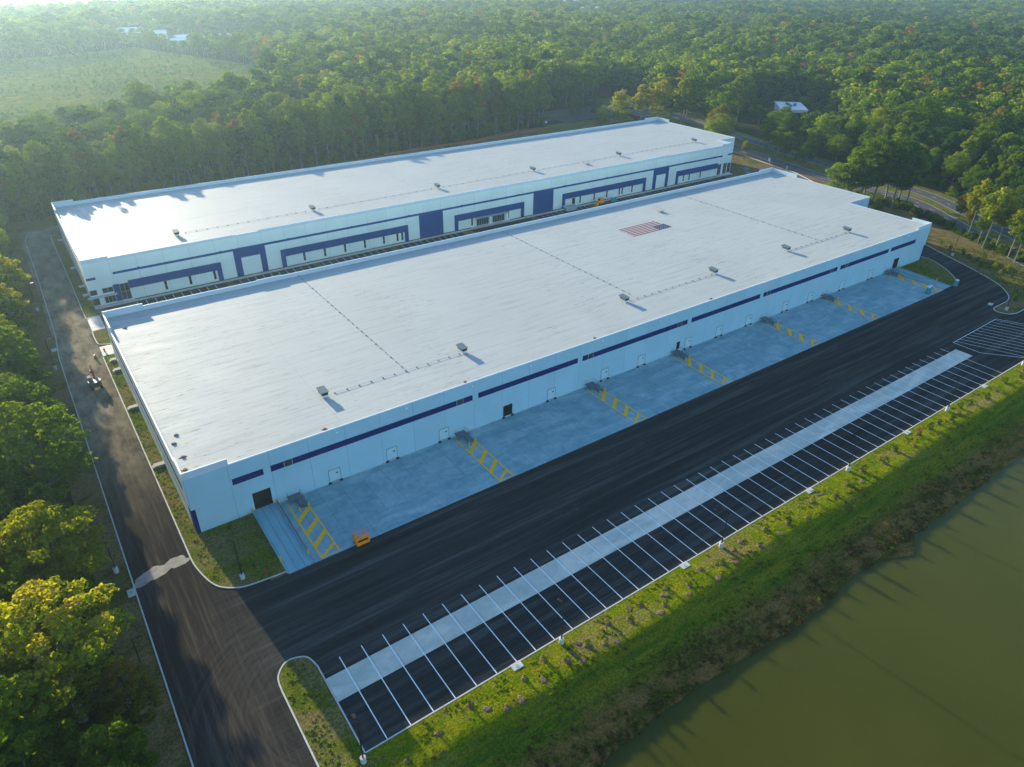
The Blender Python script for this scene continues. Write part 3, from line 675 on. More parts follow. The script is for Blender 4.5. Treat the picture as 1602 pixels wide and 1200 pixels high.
# flag painted on the roof
fx0, fx1, fy0, fy1 = 156.7, 174.6, 50.0, 58.0; zf = ZR-0.005
fl = MB()
sh_ = (fy1-fy0)/13; cxl, cyt = 169.0, fy0+7*sh_
rr = random.Random(4)
for i in range(13):
    y0 = fy0+i*sh_; mi = 0 if i % 2 == 0 else 1
    xe = cxl if i < 7 else fx1-0.2-rr.random()*0.6
    fl.rect(fx0+rr.uniform(-0.25, 0.35), xe, y0, y0+sh_, zf, mi)
fl.rect(cxl, fx1+0.3, fy0, cyt, zf, 2)
def star(mb, cx, cy_, r, z, mi):
    pts = []
    for k in range(10):
        t = math.pi/2+k*math.pi/5; q = r if k % 2 == 0 else r*0.4; pts.append((cx+q*math.cos(t), cy_+q*math.sin(t)))
    mb.flat(pts, z, mi)
for row in range(9):
    n = 6 if row % 2 == 0 else 5
    for k in range(n):
        star(fl, cxl+0.5+(k+(0 if n == 6 else 0.5))*0.98, fy0+0.3+row*0.465, 0.2, zf+0.004, 1)
flo = fl.build('roof_flag', [MT['flagr'], MT['flagw'], MT['flagb']], near)
tag(flo, 'United States flag painted on the roof, stars at the right')
# small rusty roof debris drains
rr = random.Random(11)
for (x, y) in ((1.2, 3.0), (1.9, 7.2), (1.5, 12.5), (2.6, 15.2), (27, 1.0), (59.4, 1.0), (96.8, 1.0), (139, 1.0), (3.4, 70.2)):
    mb = MB(); mb.flat(blob(x, y, rr.uniform(0.35, 0.7), rr.uniform(0.3, 0.5), 12, int(x*7)), ZR+0.012); mb.prism(blob(x, y, 0.3, 0.3, 10, int(x*5)), ZR-0.02, ZR+0.2)
    mb.build('roof_drain', MT['mulch'], near)
# entrance stoops on the left wall
for y0, d_ in ((79.2, 1.6), (73.0, 1.9), (51.8, 2.4), (25.0, 2.6)):
    d_ *= 0.8; s_ = MB(); s_.box(-d_, 0, y0, y0+1.25, 0.1, 0.6); s_.box(-d_-0.35, -d_, y0+0.1, y0+1.15, 0.1, 0.35); s_.build('door_stoop', MT['cream'], near)
    MB().box(-0.03, 0, y0+0.35, y0+1.35, 0.75, 2.9).build('side_door', MT['doorp'], near)

# far warehouse
FY = 118.9; fx, FL, FZ = 0.6, 289.2, 13.55; FW = 66.0
far = empty('far_warehouse', (0, 0, 0), 'farther white warehouse with blue window surrounds and stripe, standing before the wood', 'warehouse')
foot2 = [(fx, FY), (fx+FL, FY), (fx+FL, FY+10.5), (303.2, FY+10.5), (303.2, FY+FW), (fx, FY+FW)]
wl_ = MB()
ENT = [(4.0, 6.95, 0.5, 2.85), (138.2, 143.6, 0.4, 4.0), (145.6, 151.2, 0.4, 4.0), (279.9, 282.3, 0.4, 5.6), (284.2, 286.6, 0.4, 5.6)]
wall_y(wl_, fx, fx+FL, 0, FZ, FY, [])
for i in range(1, len(foot2)):
    (ax, ay), (bx, by) = foot2[i], foot2[(i+1) % len(foot2)]
    wl_.face([(ax, ay, 0), (bx, by, 0), (bx, by, FZ), (ax, ay, FZ)])
wl_.build('wall', MT['wall2'], far)
pp = MB(); ye = FY+FW
for x0, x1, z in ((fx, 7.9, 14.9), (7.9, 45.3, 14.35), (45.3, 52.7, 14.15), (52.7, 236.3, 14.5), (236.3, 244.2, 14.8), (244.2, 281.4, 14.5), (281.4, fx+FL, 15.1)): pp.box(x0, x1, FY, FY+T, FZ, z)
pp.box(fx, fx+T, FY+T, FY+9, FZ, 14.9); pp.box(fx, fx+T, FY+9, ye-9, FZ, 14.0); pp.box(fx, fx+T, ye-9, ye-T, FZ, 15.2)
pp.box(fx, 7.5, ye-T, ye, FZ, 15.5); pp.box(7.5, 293, ye-T, ye, FZ, 14.75); pp.box(293, 303.2, ye-T, ye, FZ, 15.5)
pp.box(303.2-T, 303.2, ye-9, ye-T, FZ, 15.3); pp.box(303.2-T, 303.2, FY+10.5, ye-9, FZ, 14.1); pp.box(fx+FL, 303.2-T, FY+10.5, FY+10.5+T, FZ, 14.1); pp.box(fx+FL-T, fx+FL, FY+T, FY+10.5, FZ, 14.6)
pp.build('parapet', MT['cap'], far)
MB().flat([(fx+T, FY+T), (fx+FL-T, FY+T), (fx+FL-T, FY+10.5+T), (303.2-T, FY+10.5+T), (303.2-T, ye-T), (fx+T, ye-T)], FZ-0.02).build('roof', MT['roof2'], far)
def fpanel(x0, x1, z0, z1, name, mat, proud=0.015, parent=None): return MB().box(x0, x1, FY-proud, FY, z0, z1).build(name, MT[mat], parent or far)
fpanel(fx, 3.2, 8.4, 9.15, 'blue_stripe', 'blue'); fpanel(286.2, fx+FL, 9.3, 10.0, 'blue_stripe', 'blue')
for x0, x1 in ((8.0, 45.5), (45.5, 52.8), (52.8, 112.4), (112.4, 122.8), (122.8, 166.0), (166.0, 176.6), (176.6, 235.2), (235.2, 245.4), (245.4, 282.5)):
    if x1-x0 < 12: continue
    fpanel(x0, x1, 9.0, 9.75, 'blue_stripe', 'blue')
for x0, x1, solid in ((43.6, 54.1, False), (112.4, 122.8, True), (166.0, 176.6, True), (235.2, 245.4, False)):
    mb = MB()
    if solid: mb.box(x0, x1, FY-0.02, FY, 0.1, 9.75)
    else: mb.box(x0, x0+2.2, FY-0.02, FY, 0.1, 9.75); mb.box(x1-2.0, x1, FY-0.02, FY, 0.1, 9.75); mb.box(x0+2.2, x1-2.0, FY-0.02, FY, 6.3, 9.75)
    mb.build('blue_panel', MT['blue'], far)
FRAMES = [(11.4, 39.1, False, True), (59.0, 107.5, True, True), (127.9, 161.2, True, True), (181.5, 230.6, True, True), (250.6, 279.6, True, False)]
for x0, x1, lft, rgt in FRAMES:
    mb = MB(); mb.box(x0, x1, FY-0.35, FY, 3.85, 6.3)
    if lft: mb.box(x0, x0+1.45, FY-0.35, FY, 0.1, 3.85)
    if rgt: mb.box(x1-1.45, x1, FY-0.35, FY, 0.1, 3.85)
    mb.build('blue_surround', MT['blue'], far)
for x in (21.6, 29.0, 36.6, 67.0, 74.5, 82.1, 89.8, 97.4, 103.0, 105.0, 135.9, 153.4, 191.5, 199.6, 207.0, 214.5, 216.3, 222.3, 260.0, 267.8, 256.0):
    w = fpanel(x-0.38, x+0.38, 0.9, 3.8, 'window', 'glass', 0.03); fpanel(x-0.38, x+0.38, 2.28, 2.36, 'window_bar', 'grey', 0.05, w)
def glazing(x0, x1, z0, z1, nx, nz):
    w = fpanel(x0, x1, z0, z1, 'entrance_glazing', 'glass', 0.03); f_ = MB()
    for i in range(nx+1):
        x = x0+(x1-x0)*i/nx; f_.box(x-0.06, x+0.06, FY-0.10, FY-0.03, z0, z1)
    for k in range(nz+1):
        z = z0+(z1-z0)*k/nz
        for i in range(nx):
            xa = x0+(x1-x0)*i/nx+0.06; xb = x0+(x1-x0)*(i+1)/nx-0.06; f_.box(xa, xb, FY-0.09, FY-0.03, max(z0, z-0.06), min(z1, z+0.06))
    f_.build('glazing_frame', MT['grey'], w)
glazing(fx+0.05, 2.5, 0.4, 2.9, 1, 1); glazing(fx+0.05, 2.5, 3.7, 5.3, 1, 1); glazing(4.0, 6.95, 0.5, 2.85, 3, 1); glazing(4.0, 6.95, 3.8, 5.35, 2, 1); glazing(8.8, 11.35, 0.5, 5.7, 2, 2)
fpanel(7.05, 8.75, 0.4, 5.85, 'blue_panel', 'blue', 0.05)
glazing(138.0, 143.7, 0.3, 3.6, 5, 1); glazing(145.5, 151.3, 0.3, 3.6, 5, 1); glazing(280.0, 282.4, 0.4, 5.6, 2, 2); glazing(284.2, 286.6, 0.4, 5.6, 2, 2); glazing(187.0, 188.6, 0.4, 3.6, 1, 1); glazing(287.2, 289.4, 0.6, 5.4, 1, 2)
mb = MB(); mb.box(137.2, 152.6, FY-1.8, FY-0.36, 3.62, 3.95); mb.build('entrance_canopy', MT['grey'], far)
for x in (144.6, 152.4): MB().box(x-0.75, x+0.75, FY-0.45, FY-0.36, 0.15, 3.6).build('entrance_pier', MT['wall2'], far)
mb = MB()
for x0, x1 in ((fx-1.0, 7.6),): mb.box(x0, x1, FY-1.2, FY-0.1, 3.0, 3.3)
mb.build('entrance_canopy', MT['kerb'], far)
for x in (15.0, 39.5, 62, 85, 108, 131, 158, 182, 206, 230, 256, 276): MB().bevbox(x, x+0.5, FY-0.4, FY-0.016, 9.72, 9.95, 0.05).build('wall_light', MT['bumper'], far)
for y0 in (121.6, 129.5, 147.8, 179.8): MB().box(-1.2, fx, y0, y0+1.8, 2.9, 3.1).build('door_canopy', MT['kerb'], far); MB().box(fx-0.03, fx, y0+0.3, y0+1.4, 0.1, 2.5).build('side_door', MT['doorp'], far)
for y0, y1 in ((FY+2, 150), (152, 180)): MB().box(fx-0.012, fx, y0, y1, 8.4, 9.2).build('blue_stripe', MT['blue'], far)
for x0, x1 in ((33, 74), (79, 126), (131, 174), (179, 224), (229, 277)): pipe_run(far, [(x0, 131.6+(x0-30)*0.012), (x1, 131.6+(x1-30)*0.012)], FZ-0.02, 3.2)

# ------------------------------------------------------------------ rooftop units
def make_unit(loc, label):
    u = empty('rooftop_unit', loc, label, 'rooftop unit', 'rooftop air units along the roof front'); u.scale = (1, 1, 0.66)
    MB().bevbox(-0.55, 0.55, -0.7, 0.55, 0, 1.15, 0.04).build('unit_base', MT['unitw'], u)
    c = MB(); c.bevbox(-0.74, 0.74, -0.85, 1.3, 1.15, 2.0, 0.05); c.build('cabinet', MT['unit'], u)
    h = MB(); A = [(-0.85, -1.0, 2.05), (0.85, -1.0, 2.05), (0.85, 1.75, 2.05), (-0.85, 1.75, 2.05)]; T_ = [(-0.85, -1.0, 2.2), (0.85, -1.0, 2.2), (0.85, 1.75, 2.45), (-0.85, 1.75, 2.45)]
    h.face(A[::-1]); h.face(T_)
    for k in range(4): h.face([A[k], A[(k+1) % 4], T_[(k+1) % 4], T_[k]])
    h.build('unit_hood', MT['unit'], u)
    v = MB()
    for k in range(4): v.box(-0.6, 0.6, -0.93, -0.9, 1.15+0.2*k, 1.27+0.2*k)
    v.build('louvre', MT['bumper'], u)
    for sx in (-0.66, 0.58): MB().box(sx, sx+0.08, 1.2, 1.28, 0, 1.0).build('support_leg', MT['grey'], u)
    return u
NU = [(31.6, 12.6), (66.2, 12.9), (117.8, 12.8), (153.8, 12.9), (188.4, 13.0), (221.8, 12.8)]
FU = [(30.0, 130.3), (76.7, 131.6), (128.6, 132.4), (176.3, 133.2), (226.6, 133.8), (279.0, 135.0)]
u0 = None
for k, (x, y) in enumerate(NU):
    lb = 'dark hooded rooftop unit, %s from the left on the nearer warehouse roof' % nth(k+1)
    if u0 is None: u0 = make_unit((x, y, ZR-0.02), lb)
    else: dup(u0, (x, y, ZR-0.02), lb)
for k, (x, y) in enumerate(FU): dup(u0, (x, y, FZ-0.02), 'dark hooded rooftop unit, %s from the left on the farther warehouse roof' % nth(k+1))
hv = empty('roof_hatch', (183.6, 64.2, ZR-0.02), 'pale low roof hatch with guard rail behind the roof flag', 'roof hatch')
MB().bevbox(-0.9, 0.9, -0.6, 0.6, 0, 0.6, 0.05).build('hatch_box', MT['cream'], hv); mb = MB()
for x in (-1.2, 1.2):
    for y in (-0.9, 0.9): mb.tube((x, y, 0), (x, y, 1.1), 0.04, n=5)
mb.box(-1.2, 1.2, -0.94, -0.88, 1.04, 1.1); mb.box(-1.2, 1.2, 0.88, 0.94, 1.04, 1.1); mb.build('guard_rail', MT['cream'], hv)
r2 = dup(hv, (203.5, 129.5, FZ-0.02), 'pale low roof hatch with guard rail near the front of the farther roof')

# ------------------------------------------------------------------ dock stairs, bollards, rails
def make_stair(loc, label):
    s_ = empty('dock_staircase', loc, label, 'staircase', 'steel staircases at the dock wall')
    p = MB(); p.box(0, 2.6, -1.9, -0.05, 0.82, 0.92); p.build('platform', MT['steel'], s_)
    for x in (0.08, 2.45):
        MB().box(x, x+0.1, -1.85, -1.75, 0.02, 0.82).build('leg', MT['steel'], s_)
    st = MB()
    for k in range(5): st.box(1.25, 2.55, -2.25-0.42*k, -1.95-0.42*k, 0.72-0.155*k, 0.77-0.155*k)
    st.build('steps', MT['steel'], s_)
    g_ = MB()
    for x in (1.2, 2.56): g_.face([(x, -1.9, 0.92), (x, -4.2, 0.06), (x, -4.2, 0.26), (x, -1.9, 1.1)]); g_.face([(x+.05, -1.9, 1.1), (x+.05, -4.2, 0.26), (x+.05, -4.2, 0.06), (x+.05, -1.9, 0.92)])
    g_.build('stringer', MT['steel'], s_)
    rl_ = MB()
    for x in (1.22, 2.58):
        for h_ in (0.55, 1.05): rl_.tube((x, -1.9, 0.92+h_), (x, -4.15, 0.16+h_), 0.028, n=5)
        rl_.tube((x, -4.15, 0.1), (x, -4.15, 1.2), 0.03, n=5); rl_.tube((x, -1.9, 0.9), (x, -1.9, 1.98), 0.03, n=5)
    for h_ in (1.45, 1.97): rl_.tube((0.04, -1.88, h_), (1.22, -1.88, h_), 0.028, n=5); rl_.tube((0.04, -0.05, h_), (0.04, -1.88, h_), 0.028, n=5); rl_.tube((2.58, -0.05, h_), (2.58, -1.9, h_), 0.028, n=5)
    rl_.tube((0.04, -1.88, 0.9), (0.04, -1.88, 1.98), 0.03, n=5)
    rl_.build('handrail', MT['steel'], s_)
    return s_
s0 = None
for k, x in enumerate(HATCH+[228.5]):
    lb = 'grey steel stair and landing, %s from the left along the dock wall' % nth(k+1)
    if s0 is None: s0 = make_stair((x+0.5, 0, 0.02), lb)
    else: dup(s0, (x+0.4, 0, 0.02), lb)
def make_bollard(loc, label):
    b_ = empty('bollard', loc, label, 'bollard', 'yellow bollards along the dock apron'); MB().tube((0, 0, 0), (0, 0, 1.05), 0.13, n=9).tube((0, 0, 1.05), (0, 0, 1.13), 0.13, 0.05, n=9).build('post', MT['yellow'], b_)
    MB().tube((0, 0, 0.0), (0, 0, 0.05), 0.2, n=9).build('base_collar', MT['grey'], b_); return b_
b0 = None
BOL = []
for k, x in enumerate(HATCH+[228.5]):
    BOL += [((x+1.4, -4.7), 'yellow bollard left of the foot of the %s dock stair' % nth(k+1)), ((x+3.4, -4.3), 'yellow bollard right of the foot of the %s dock stair' % nth(k+1))]
BOL += [((10.25, -0.5), 'yellow bollard left of the first ramp doorway', 0.5), ((14.95, -0.5), 'yellow bollard right of the first ramp doorway', 0.5), ((10.3, -15.6), 'yellow bollard at the low end of the first ramp, grass side', .2), ((15.0, -16.6), 'yellow bollard at the low end of the first ramp, apron side', .2),
        ((232.8, -0.5), 'yellow bollard left of the last ramp doorway', .5), ((237.4, -0.5), 'yellow bollard right of the last ramp doorway', .5), ((237.5, -14.0), 'yellow bollard on the grass side of the last ramp', .2), ((232.8, -16.8), 'yellow bollard at the low end of the last ramp, apron side', .2)]
for e_ in BOL:
    (x, y), lb = e_[0], e_[1]; z = e_[2] if len(e_) > 2 else 0.02
    if b0 is None: b0 = make_bollard((x, y, z), lb)
    else: dup(b0, (x, y, z), lb)
for x, lb in ((15.0, 'long dark guard rail beside the first ramp'), (232.85, 'long dark guard rail beside the last ramp')):
    gr = empty('guard_rail', (x, 0, 0), lb, 'guard rail'); mb = MB(); pm = MB()
    for h_ in (0.45, 0.8): mb.tube((0, -0.6, 0.75+h_), (0, -16, 0.25+h_), 0.055, n=6)
    for k in range(8): yk = -0.6-2.2*k; pm.tube((0, yk, 0.2), (0, yk, 1.55-0.0325*(-yk-0.6)), 0.035, n=5)
    mb.build('rail', MT['steel'], gr); pm.build('posts', MT['steel'], gr)

# ------------------------------------------------------------------ lamp posts
def make_lamp(loc, label, rz=0):
    p = empty('lamp_post', loc, label, 'lamp post', 'black lamp posts round the pavement', rz)
    MB().tube((0, 0, -0.1), (0, 0, 0.95), 0.42, n=14).tube((0, 0, 0.95), (0, 0, 1.0), 0.42, 0.36, n=14).build('concrete_base', MT['kerb'], p)
    MB().tube((0, 0, 1.0), (0, 0, 8.7), 0.12, 0.075, n=8).build('pole', MT['pole'], p)
    h = MB(); h.tube((0, 0, 8.55), (0, 0.7, 8.68), 0.045, n=6); h.bevbox(-0.22, 0.22, 0.55, 1.35, 8.62, 8.76, 0.04); hd = h.build('lamp_head', MT['pole'], p)
    MB().rect(-0.16, 0.16, 0.68, 1.28, 8.612).build('lens', MT['palep'], hd)
    return p
LOT = [6.6, 40.4, 77.9, 118.0, 159.1, 199.0]
lp0 = None
for k, x in enumerate(LOT):
    lb = 'black lamp post on white base, %s from the left along the pond side kerb' % nth(k+1)
    if lp0 is None: lp0 = make_lamp((x, -57.5, 0.1), lb)
    else: dup(lp0, (x, -57.5, 0.1), lb)
for (x, y), lb, rz in (((3.5, -15.7), 'black lamp post on the grass corner before the near warehouse', 0.6), ((-14.0, -1.8), 'black lamp post on the verge beside the pale road spill', -1.57), ((-14.3, -27.5), 'black lamp post on the verge nearest the photo bottom, left of the road', -1.57),
                       ((-13.9, 40.9), 'black lamp post half hidden by branches left of the road', -1.57), ((-13.7, 83.1), 'black lamp post on the verge opposite the small machine', -1.57), ((-13.6, 125.5), 'black lamp post among trees opposite the far warehouse corner', -1.57),
                       ((266.9, -4.5), 'black lamp post right of the driveway at the warehouse end', 1.57), ((233.2, -38.2), 'black lamp post on the kerb nib at the lot corner', 1.2)):
    dup(lp0, (x, y, 0.05), lb, rz)

# ------------------------------------------------------------------ storm drains
def make_drain(loc, label):
    d = empty('storm_drain', loc, label, 'storm drain', 'concrete storm drain inlets at the kerbs')
    MB().bevbox(-0.9, 0.9, -1.15, 0.1, 0.0, 0.17, 0.05).build('inlet_slab', MT['kerb'], d); MB().tube((0, -0.6, 0.17), (0, -0.6, 0.2), 0.33, n=12).build('manhole_cover', MT['grey'], d); return d
dr0 = make_drain((32.2, -56.45, 0.02), 'pale concrete drain inlet, first from the left along the pond side kerb')
for k, x in enumerate((68.9, 105.5, 142.3, 178.8)): dup(dr0, (x, -56.45, 0.02), 'pale concrete drain inlet, %s from the left along the pond side kerb' % nth(k+2))
dup(dr0, (-12.3, -8.4, 0.02), 'pale concrete drain inlet on the left kerb below the sandy spill', -1.57); dup(dr0, (-12.2, 95.0, 0.02), 'pale concrete drain inlet on the left kerb opposite the gap between warehouses', -1.57); dup(dr0, (233.6, -33.9, 0.02), 'pale concrete drain inlet at the lot corner kerb', 3.3)

# ------------------------------------------------------------------ machines and small things
mc = empty('work_machine', (24.1, -19.2, 0.01), 'orange work machine with grey grated top parked at the apron edge', 'machine')
mb = MB(); mb.bevbox(-1.25, 1.25, -1.1, 0.9, 0.5, 1.15, 0.06); mb.bevbox(-1.25, 1.25, -0.85, 0.9, 1.5, 2.15, 0.06); mb.box(-1.2, -1.0, -0.95, 0.85, 1.15, 1.5); mb.box(1.0, 1.2, -0.95, 0.85, 1.15, 1.5); mb.build('body', MT['orange'], mc)
mb = MB(); mb.box(-1.0, 1.0, -0.9, 0.85, 1.15, 1.5); mb.build('black_grille', MT['bumper'], mc)
mb = MB()
for k in range(9): mb.box(-1.1+k*0.25, -0.98+k*0.25, -0.7, 0.85, 2.17, 2.22)
mb.box(-1.15, 1.15, -0.75, -0.7, 2.17, 2.24); mb.box(-1.15, 1.15, 0.85, 0.9, 2.17, 2.24); mb.build('grated_top', MT['grey'], mc)
for x in (-1.18, 1.1):
    for y in (-0.8, 0.8): MB().box(x, x+0.08, y, y+0.08, 2.15, 2.9).build('corner_post', MT['orange'], mc)
for x in (-1.2, 0.85):
    for y in (-0.75, 0.6): MB().tube((x, y, 0.35), (x+0.35, y, 0.35), 0.35, n=14).build('wheel', MT['bumper'], mc)
ex = empty('excavator', (-6.6, 68.0, 0), 'small grey excavator with raised boom standing on the side road', 'excavator', rz=0.0)
mb = MB()
for x in (-1.25, 0.75): mb.prism([(x, -1.7), (x+0.5, -1.7), (x+0.5, 1.7), (x, 1.7)], 0.05, 0.65)
mb.build('tracks', MT['bumper'], ex)
half = [(-1.4, 0.2)]+[(1.4*math.cos(t), -0.5+1.3*math.sin(t)) for t in np.linspace(math.pi, 2*math.pi, 12)]+[(1.4, 0.2)]
mb = MB(); mb.prism(half, 0.8, 2.0, bottom=True); mb.build('counterweight', MT['tealgrey'], ex)
mb = MB(); mb.bevbox(-1.35, 1.3, 0.2, 1.5, 0.75, 1.75, 0.05); mb.build('deck', MT['seal'], ex)
cb = MB().bevbox(-1.3, -0.35, 0.0, 1.5, 1.75, 2.75, 0.08).build('cab', MT['seal'], ex); MB().box(-1.25, -0.4, 1.5, 1.52, 1.9, 2.6).build('cab_window', MT['glass'], cb)
mb = MB(); mb.chain([(0.25, 1.2, 1.6), (0.25, 3.2, 3.2), (0.25, 5.0, 3.6)], [0.24, 0.26, 0.2], 6); mb.build('boom', MT['red'], ex)
mb = MB(); mb.chain([(0.25, 5.0, 3.6), (0.25, 6.6, 2.3), (0.25, 6.9, 1.3)], [0.2, 0.17, 0.12], 6); st_ = mb.build('stick', MT['seal'], ex)
mb = MB(); mb.prism([(-0.2, 6.6), (0.7, 6.6), (0.7, 7.3), (-0.2, 7.3)], 0.7, 1.3); mb.build('bucket', MT['seal'], ex)
def make_toilet(loc, label, rz=0):
    t_ = empty('portable_toilet', loc, label, 'portable toilet', 'teal portable toilets', rz)
    MB().bevbox(-0.55, 0.55, -0.55, 0.55, 0.1, 2.1, 0.05).build('cabin', MT['teal'], t_)
    mb = MB(); mb.prism([(-0.58, -0.58), (0.58, -0.58), (0.58, 0.58), (-0.58, 0.58)], 2.1, 2.2); mb.tube((-0.6, 0, 2.15), (0.6, 0, 2.15), 0.22, n=10); mb.build('cabin_roof', MT['palep'], t_)
    d = MB().box(-0.36, 0.36, -0.58, -0.55, 0.2, 1.95).build('door', MT['teal'], t_); MB().box(0.22, 0.3, -0.6, -0.58, 1.0, 1.15).build('handle', MT['white'], d)
    MB().box(-0.6, 0.6, -0.6, 0.6, 0, 0.1).build('skid', MT['bumper'], t_); return t_
t0 = make_toilet((239.0, -19.6, 0.01), 'teal portable toilet at the kerb corner by the last ramp', 0.5)
dup(t0, (225.2, -17.4, 0.02), 'teal portable toilet on the apron beside the last yellow hatching, left of two', 0.2); dup(t0, (226.6, -17.2, 0.02), 'teal portable toilet on the apron beside the last yellow hatching, right of two', 0.2)
dup(t0, (206.4, 114.2, 0.01), 'teal portable toilet between the warehouses, left of two by the orange loader', 0.0); dup(t0, (207.8, 114.3, 0.01), 'teal portable toilet between the warehouses, right of two by the orange loader', 0.0)
ld = empty('loader', (199.4, 114.4, 0), 'orange loader with lifted cab parked in the stalls between the warehouses', 'loader')
MB().bevbox(-1.9, 1.9, -0.9, 0.9, 0.7, 1.7, 0.1).build('body', MT['orange'], ld); MB().bevbox(-1.0, 1.2, -0.8, 0.8, 1.7, 2.9, 0.12).build('cab', MT['orange'], ld)
MB().box(-1.02, 1.22, -0.7, 0.7, 2.0, 2.6).build('window', MT['glass'], ld); mb = MB(); mb.prism([(-2.9, -1.1), (-1.9, -1.1), (-1.9, 1.1), (-2.9, 1.1)], 0.2, 1.0); mb.build('bucket', MT['yellow'], ld)
for x in (-1.2, 1.2):
    for y in (-1.05, 0.7): MB().tube((x, y, 0.5), (x, y+0.35, 0.5), 0.5, n=14).build('wheel', MT['bumper'], ld)
dm_ = empty('dumpster', (183.0, 115.2, 0), 'grey open dumpster standing in the stalls left of the orange loader', 'dumpster')
mb = MB(); lo = [(-2.6, -1.1), (2.6, -1.1), (2.6, 1.1), (-2.6, 1.1)]; hi = [(-3.2, -1.2), (3.0, -1.2), (3.0, 1.2), (-3.2, 1.2)]
for k in range(4): mb.face([(*lo[k], 0.2), (*lo[(k+1) % 4], 0.2), (*hi[(k+1) % 4], 1.9), (*hi[k], 1.9)])
mb.flat(lo, 0.35); mb.build('bin_body', MT['grey'], dm_); mb = MB()
mb.box(-3.25, 3.05, -1.27, -1.19, 1.82, 1.95); mb.box(-3.25, 3.05, 1.19, 1.27, 1.82, 1.95); mb.box(2.98, 3.06, -1.19, 1.19, 1.82, 1.95); mb.box(-3.26, -3.18, -1.19, 1.19, 1.82, 1.95); mb.build('rim', MT['palep'], dm_)
MB().box(3.0, 3.05, -1.0, 1.0, 0.4, 1.8).build('end_gate', MT['white'], dm_)
MB().flat(blob(0.0, 0.0, 2.0, 0.8, 14, 2), 1.3).build('rubble', MT['soil'], dm_)
def make_hydrant(loc, label):
    h = empty('fire_hydrant', loc, label, 'fire hydrant'); mb = MB(); mb.chain([(0, 0, 0), (0, 0, 0.12), (0, 0, 0.13), (0, 0, 0.75), (0, 0, 0.85), (0, 0, 0.95)], [0.24, 0.24, 0.17, 0.17, 0.2, 0.04], 10); mb.build('barrel', MT['red'], h)
    mb = MB(); mb.tube((-0.32, 0, 0.55), (0.32, 0, 0.55), 0.09, n=8); mb.tube((0, 0, 0.55), (0, -0.3, 0.55), 0.11, n=8); mb.build('nozzle_caps', MT['red'], h); return h
h0 = make_hydrant((7.1, -16.8, 0.1), 'red fire hydrant on the grass near the ramp'); dup(h0, (-1.7, 86.9, 0.02), 'red fire hydrant beside the pale crossing path')
td = empty('traffic_drum', (-4.3, 84.0, 0.0), 'red traffic drum standing on the side road near the crossing path', 'traffic drum')
MB().chain([(0, 0, 0.05), (0, 0, 0.5), (0, 0, 1.0), (0, 0, 1.05)], [0.36, 0.33, 0.27, 0.05], 12).build('barrel', MT['red'], td); MB().tube((0, 0, 0), (0, 0, 0.06), 0.48, n=8).build('rubber_base', MT['bumper'], td)
mb = MB(); mb.tube((0, 0, 0.62), (0, 0, 0.76), 0.322, 0.308, n=12, cap=False); mb.build('reflective_band', MT['white'], td)
sg = empty('site_board', (332.0-7.5, 121.5, 0), 'white site sign board on two posts beside the road', 'sign', rz=1.0)
MB().box(-1.6, 1.6, -0.05, 0.05, 0.9, 2.5).build('board', MT['white'], sg)
for x in (-1.2, 1.2): MB().box(x-0.06, x+0.06, 0.05, 0.14, 0, 2.3).build('post', MT['grey'], sg)
wv = empty('pipe_stand', (321.5, 108.0, 0), 'white upright pipe stand by the road kerb', 'pipe stand'); MB().tube((0, 0, 0), (0, 0, 1.6), 0.28, 0.2, n=10).build('standpipe', MT['white'], wv); MB().tube((0, 0, 1.6), (0, 0, 1.75), 0.3, 0.1, n=10).build('cap', MT['white'], wv)
kc = MB(); kerb_line(kc, smooth_path([(311, 84), (319, 101), (319.5, 107), (321.0, 114), (325.5, 135), (330, 158)], 4), 0.35, 0.2); struct(kc.build('road_kerb', MT['kerb']))
fe = empty('safety_fence', (0, 0, 0), 'low orange safety fence running along the wood behind the far warehouse', 'fence'); mb = MB(); pm = MB()
fpts = [(160, 244.8), (200, 246.6), (222, 247.0), (248, 250.4), (279, 253.6)]
for p, q in zip(fpts, fpts[1:]):
    mb.face([(*p, 0.1), (*q, 0.1), (*q, 1.05), (*p, 1.05)]); n = 8
    for k in range(n): x = p[0]+(q[0]-p[0])*k/n; y = p[1]+(q[1]-p[1])*k/n; pm.tube((x, y-0.05, 0), (x, y-0.05, 1.45), 0.04, n=5)
mb.build('mesh_netting', MT['orangefence'], fe); pm.build('fence_posts', MT['seal'], fe)
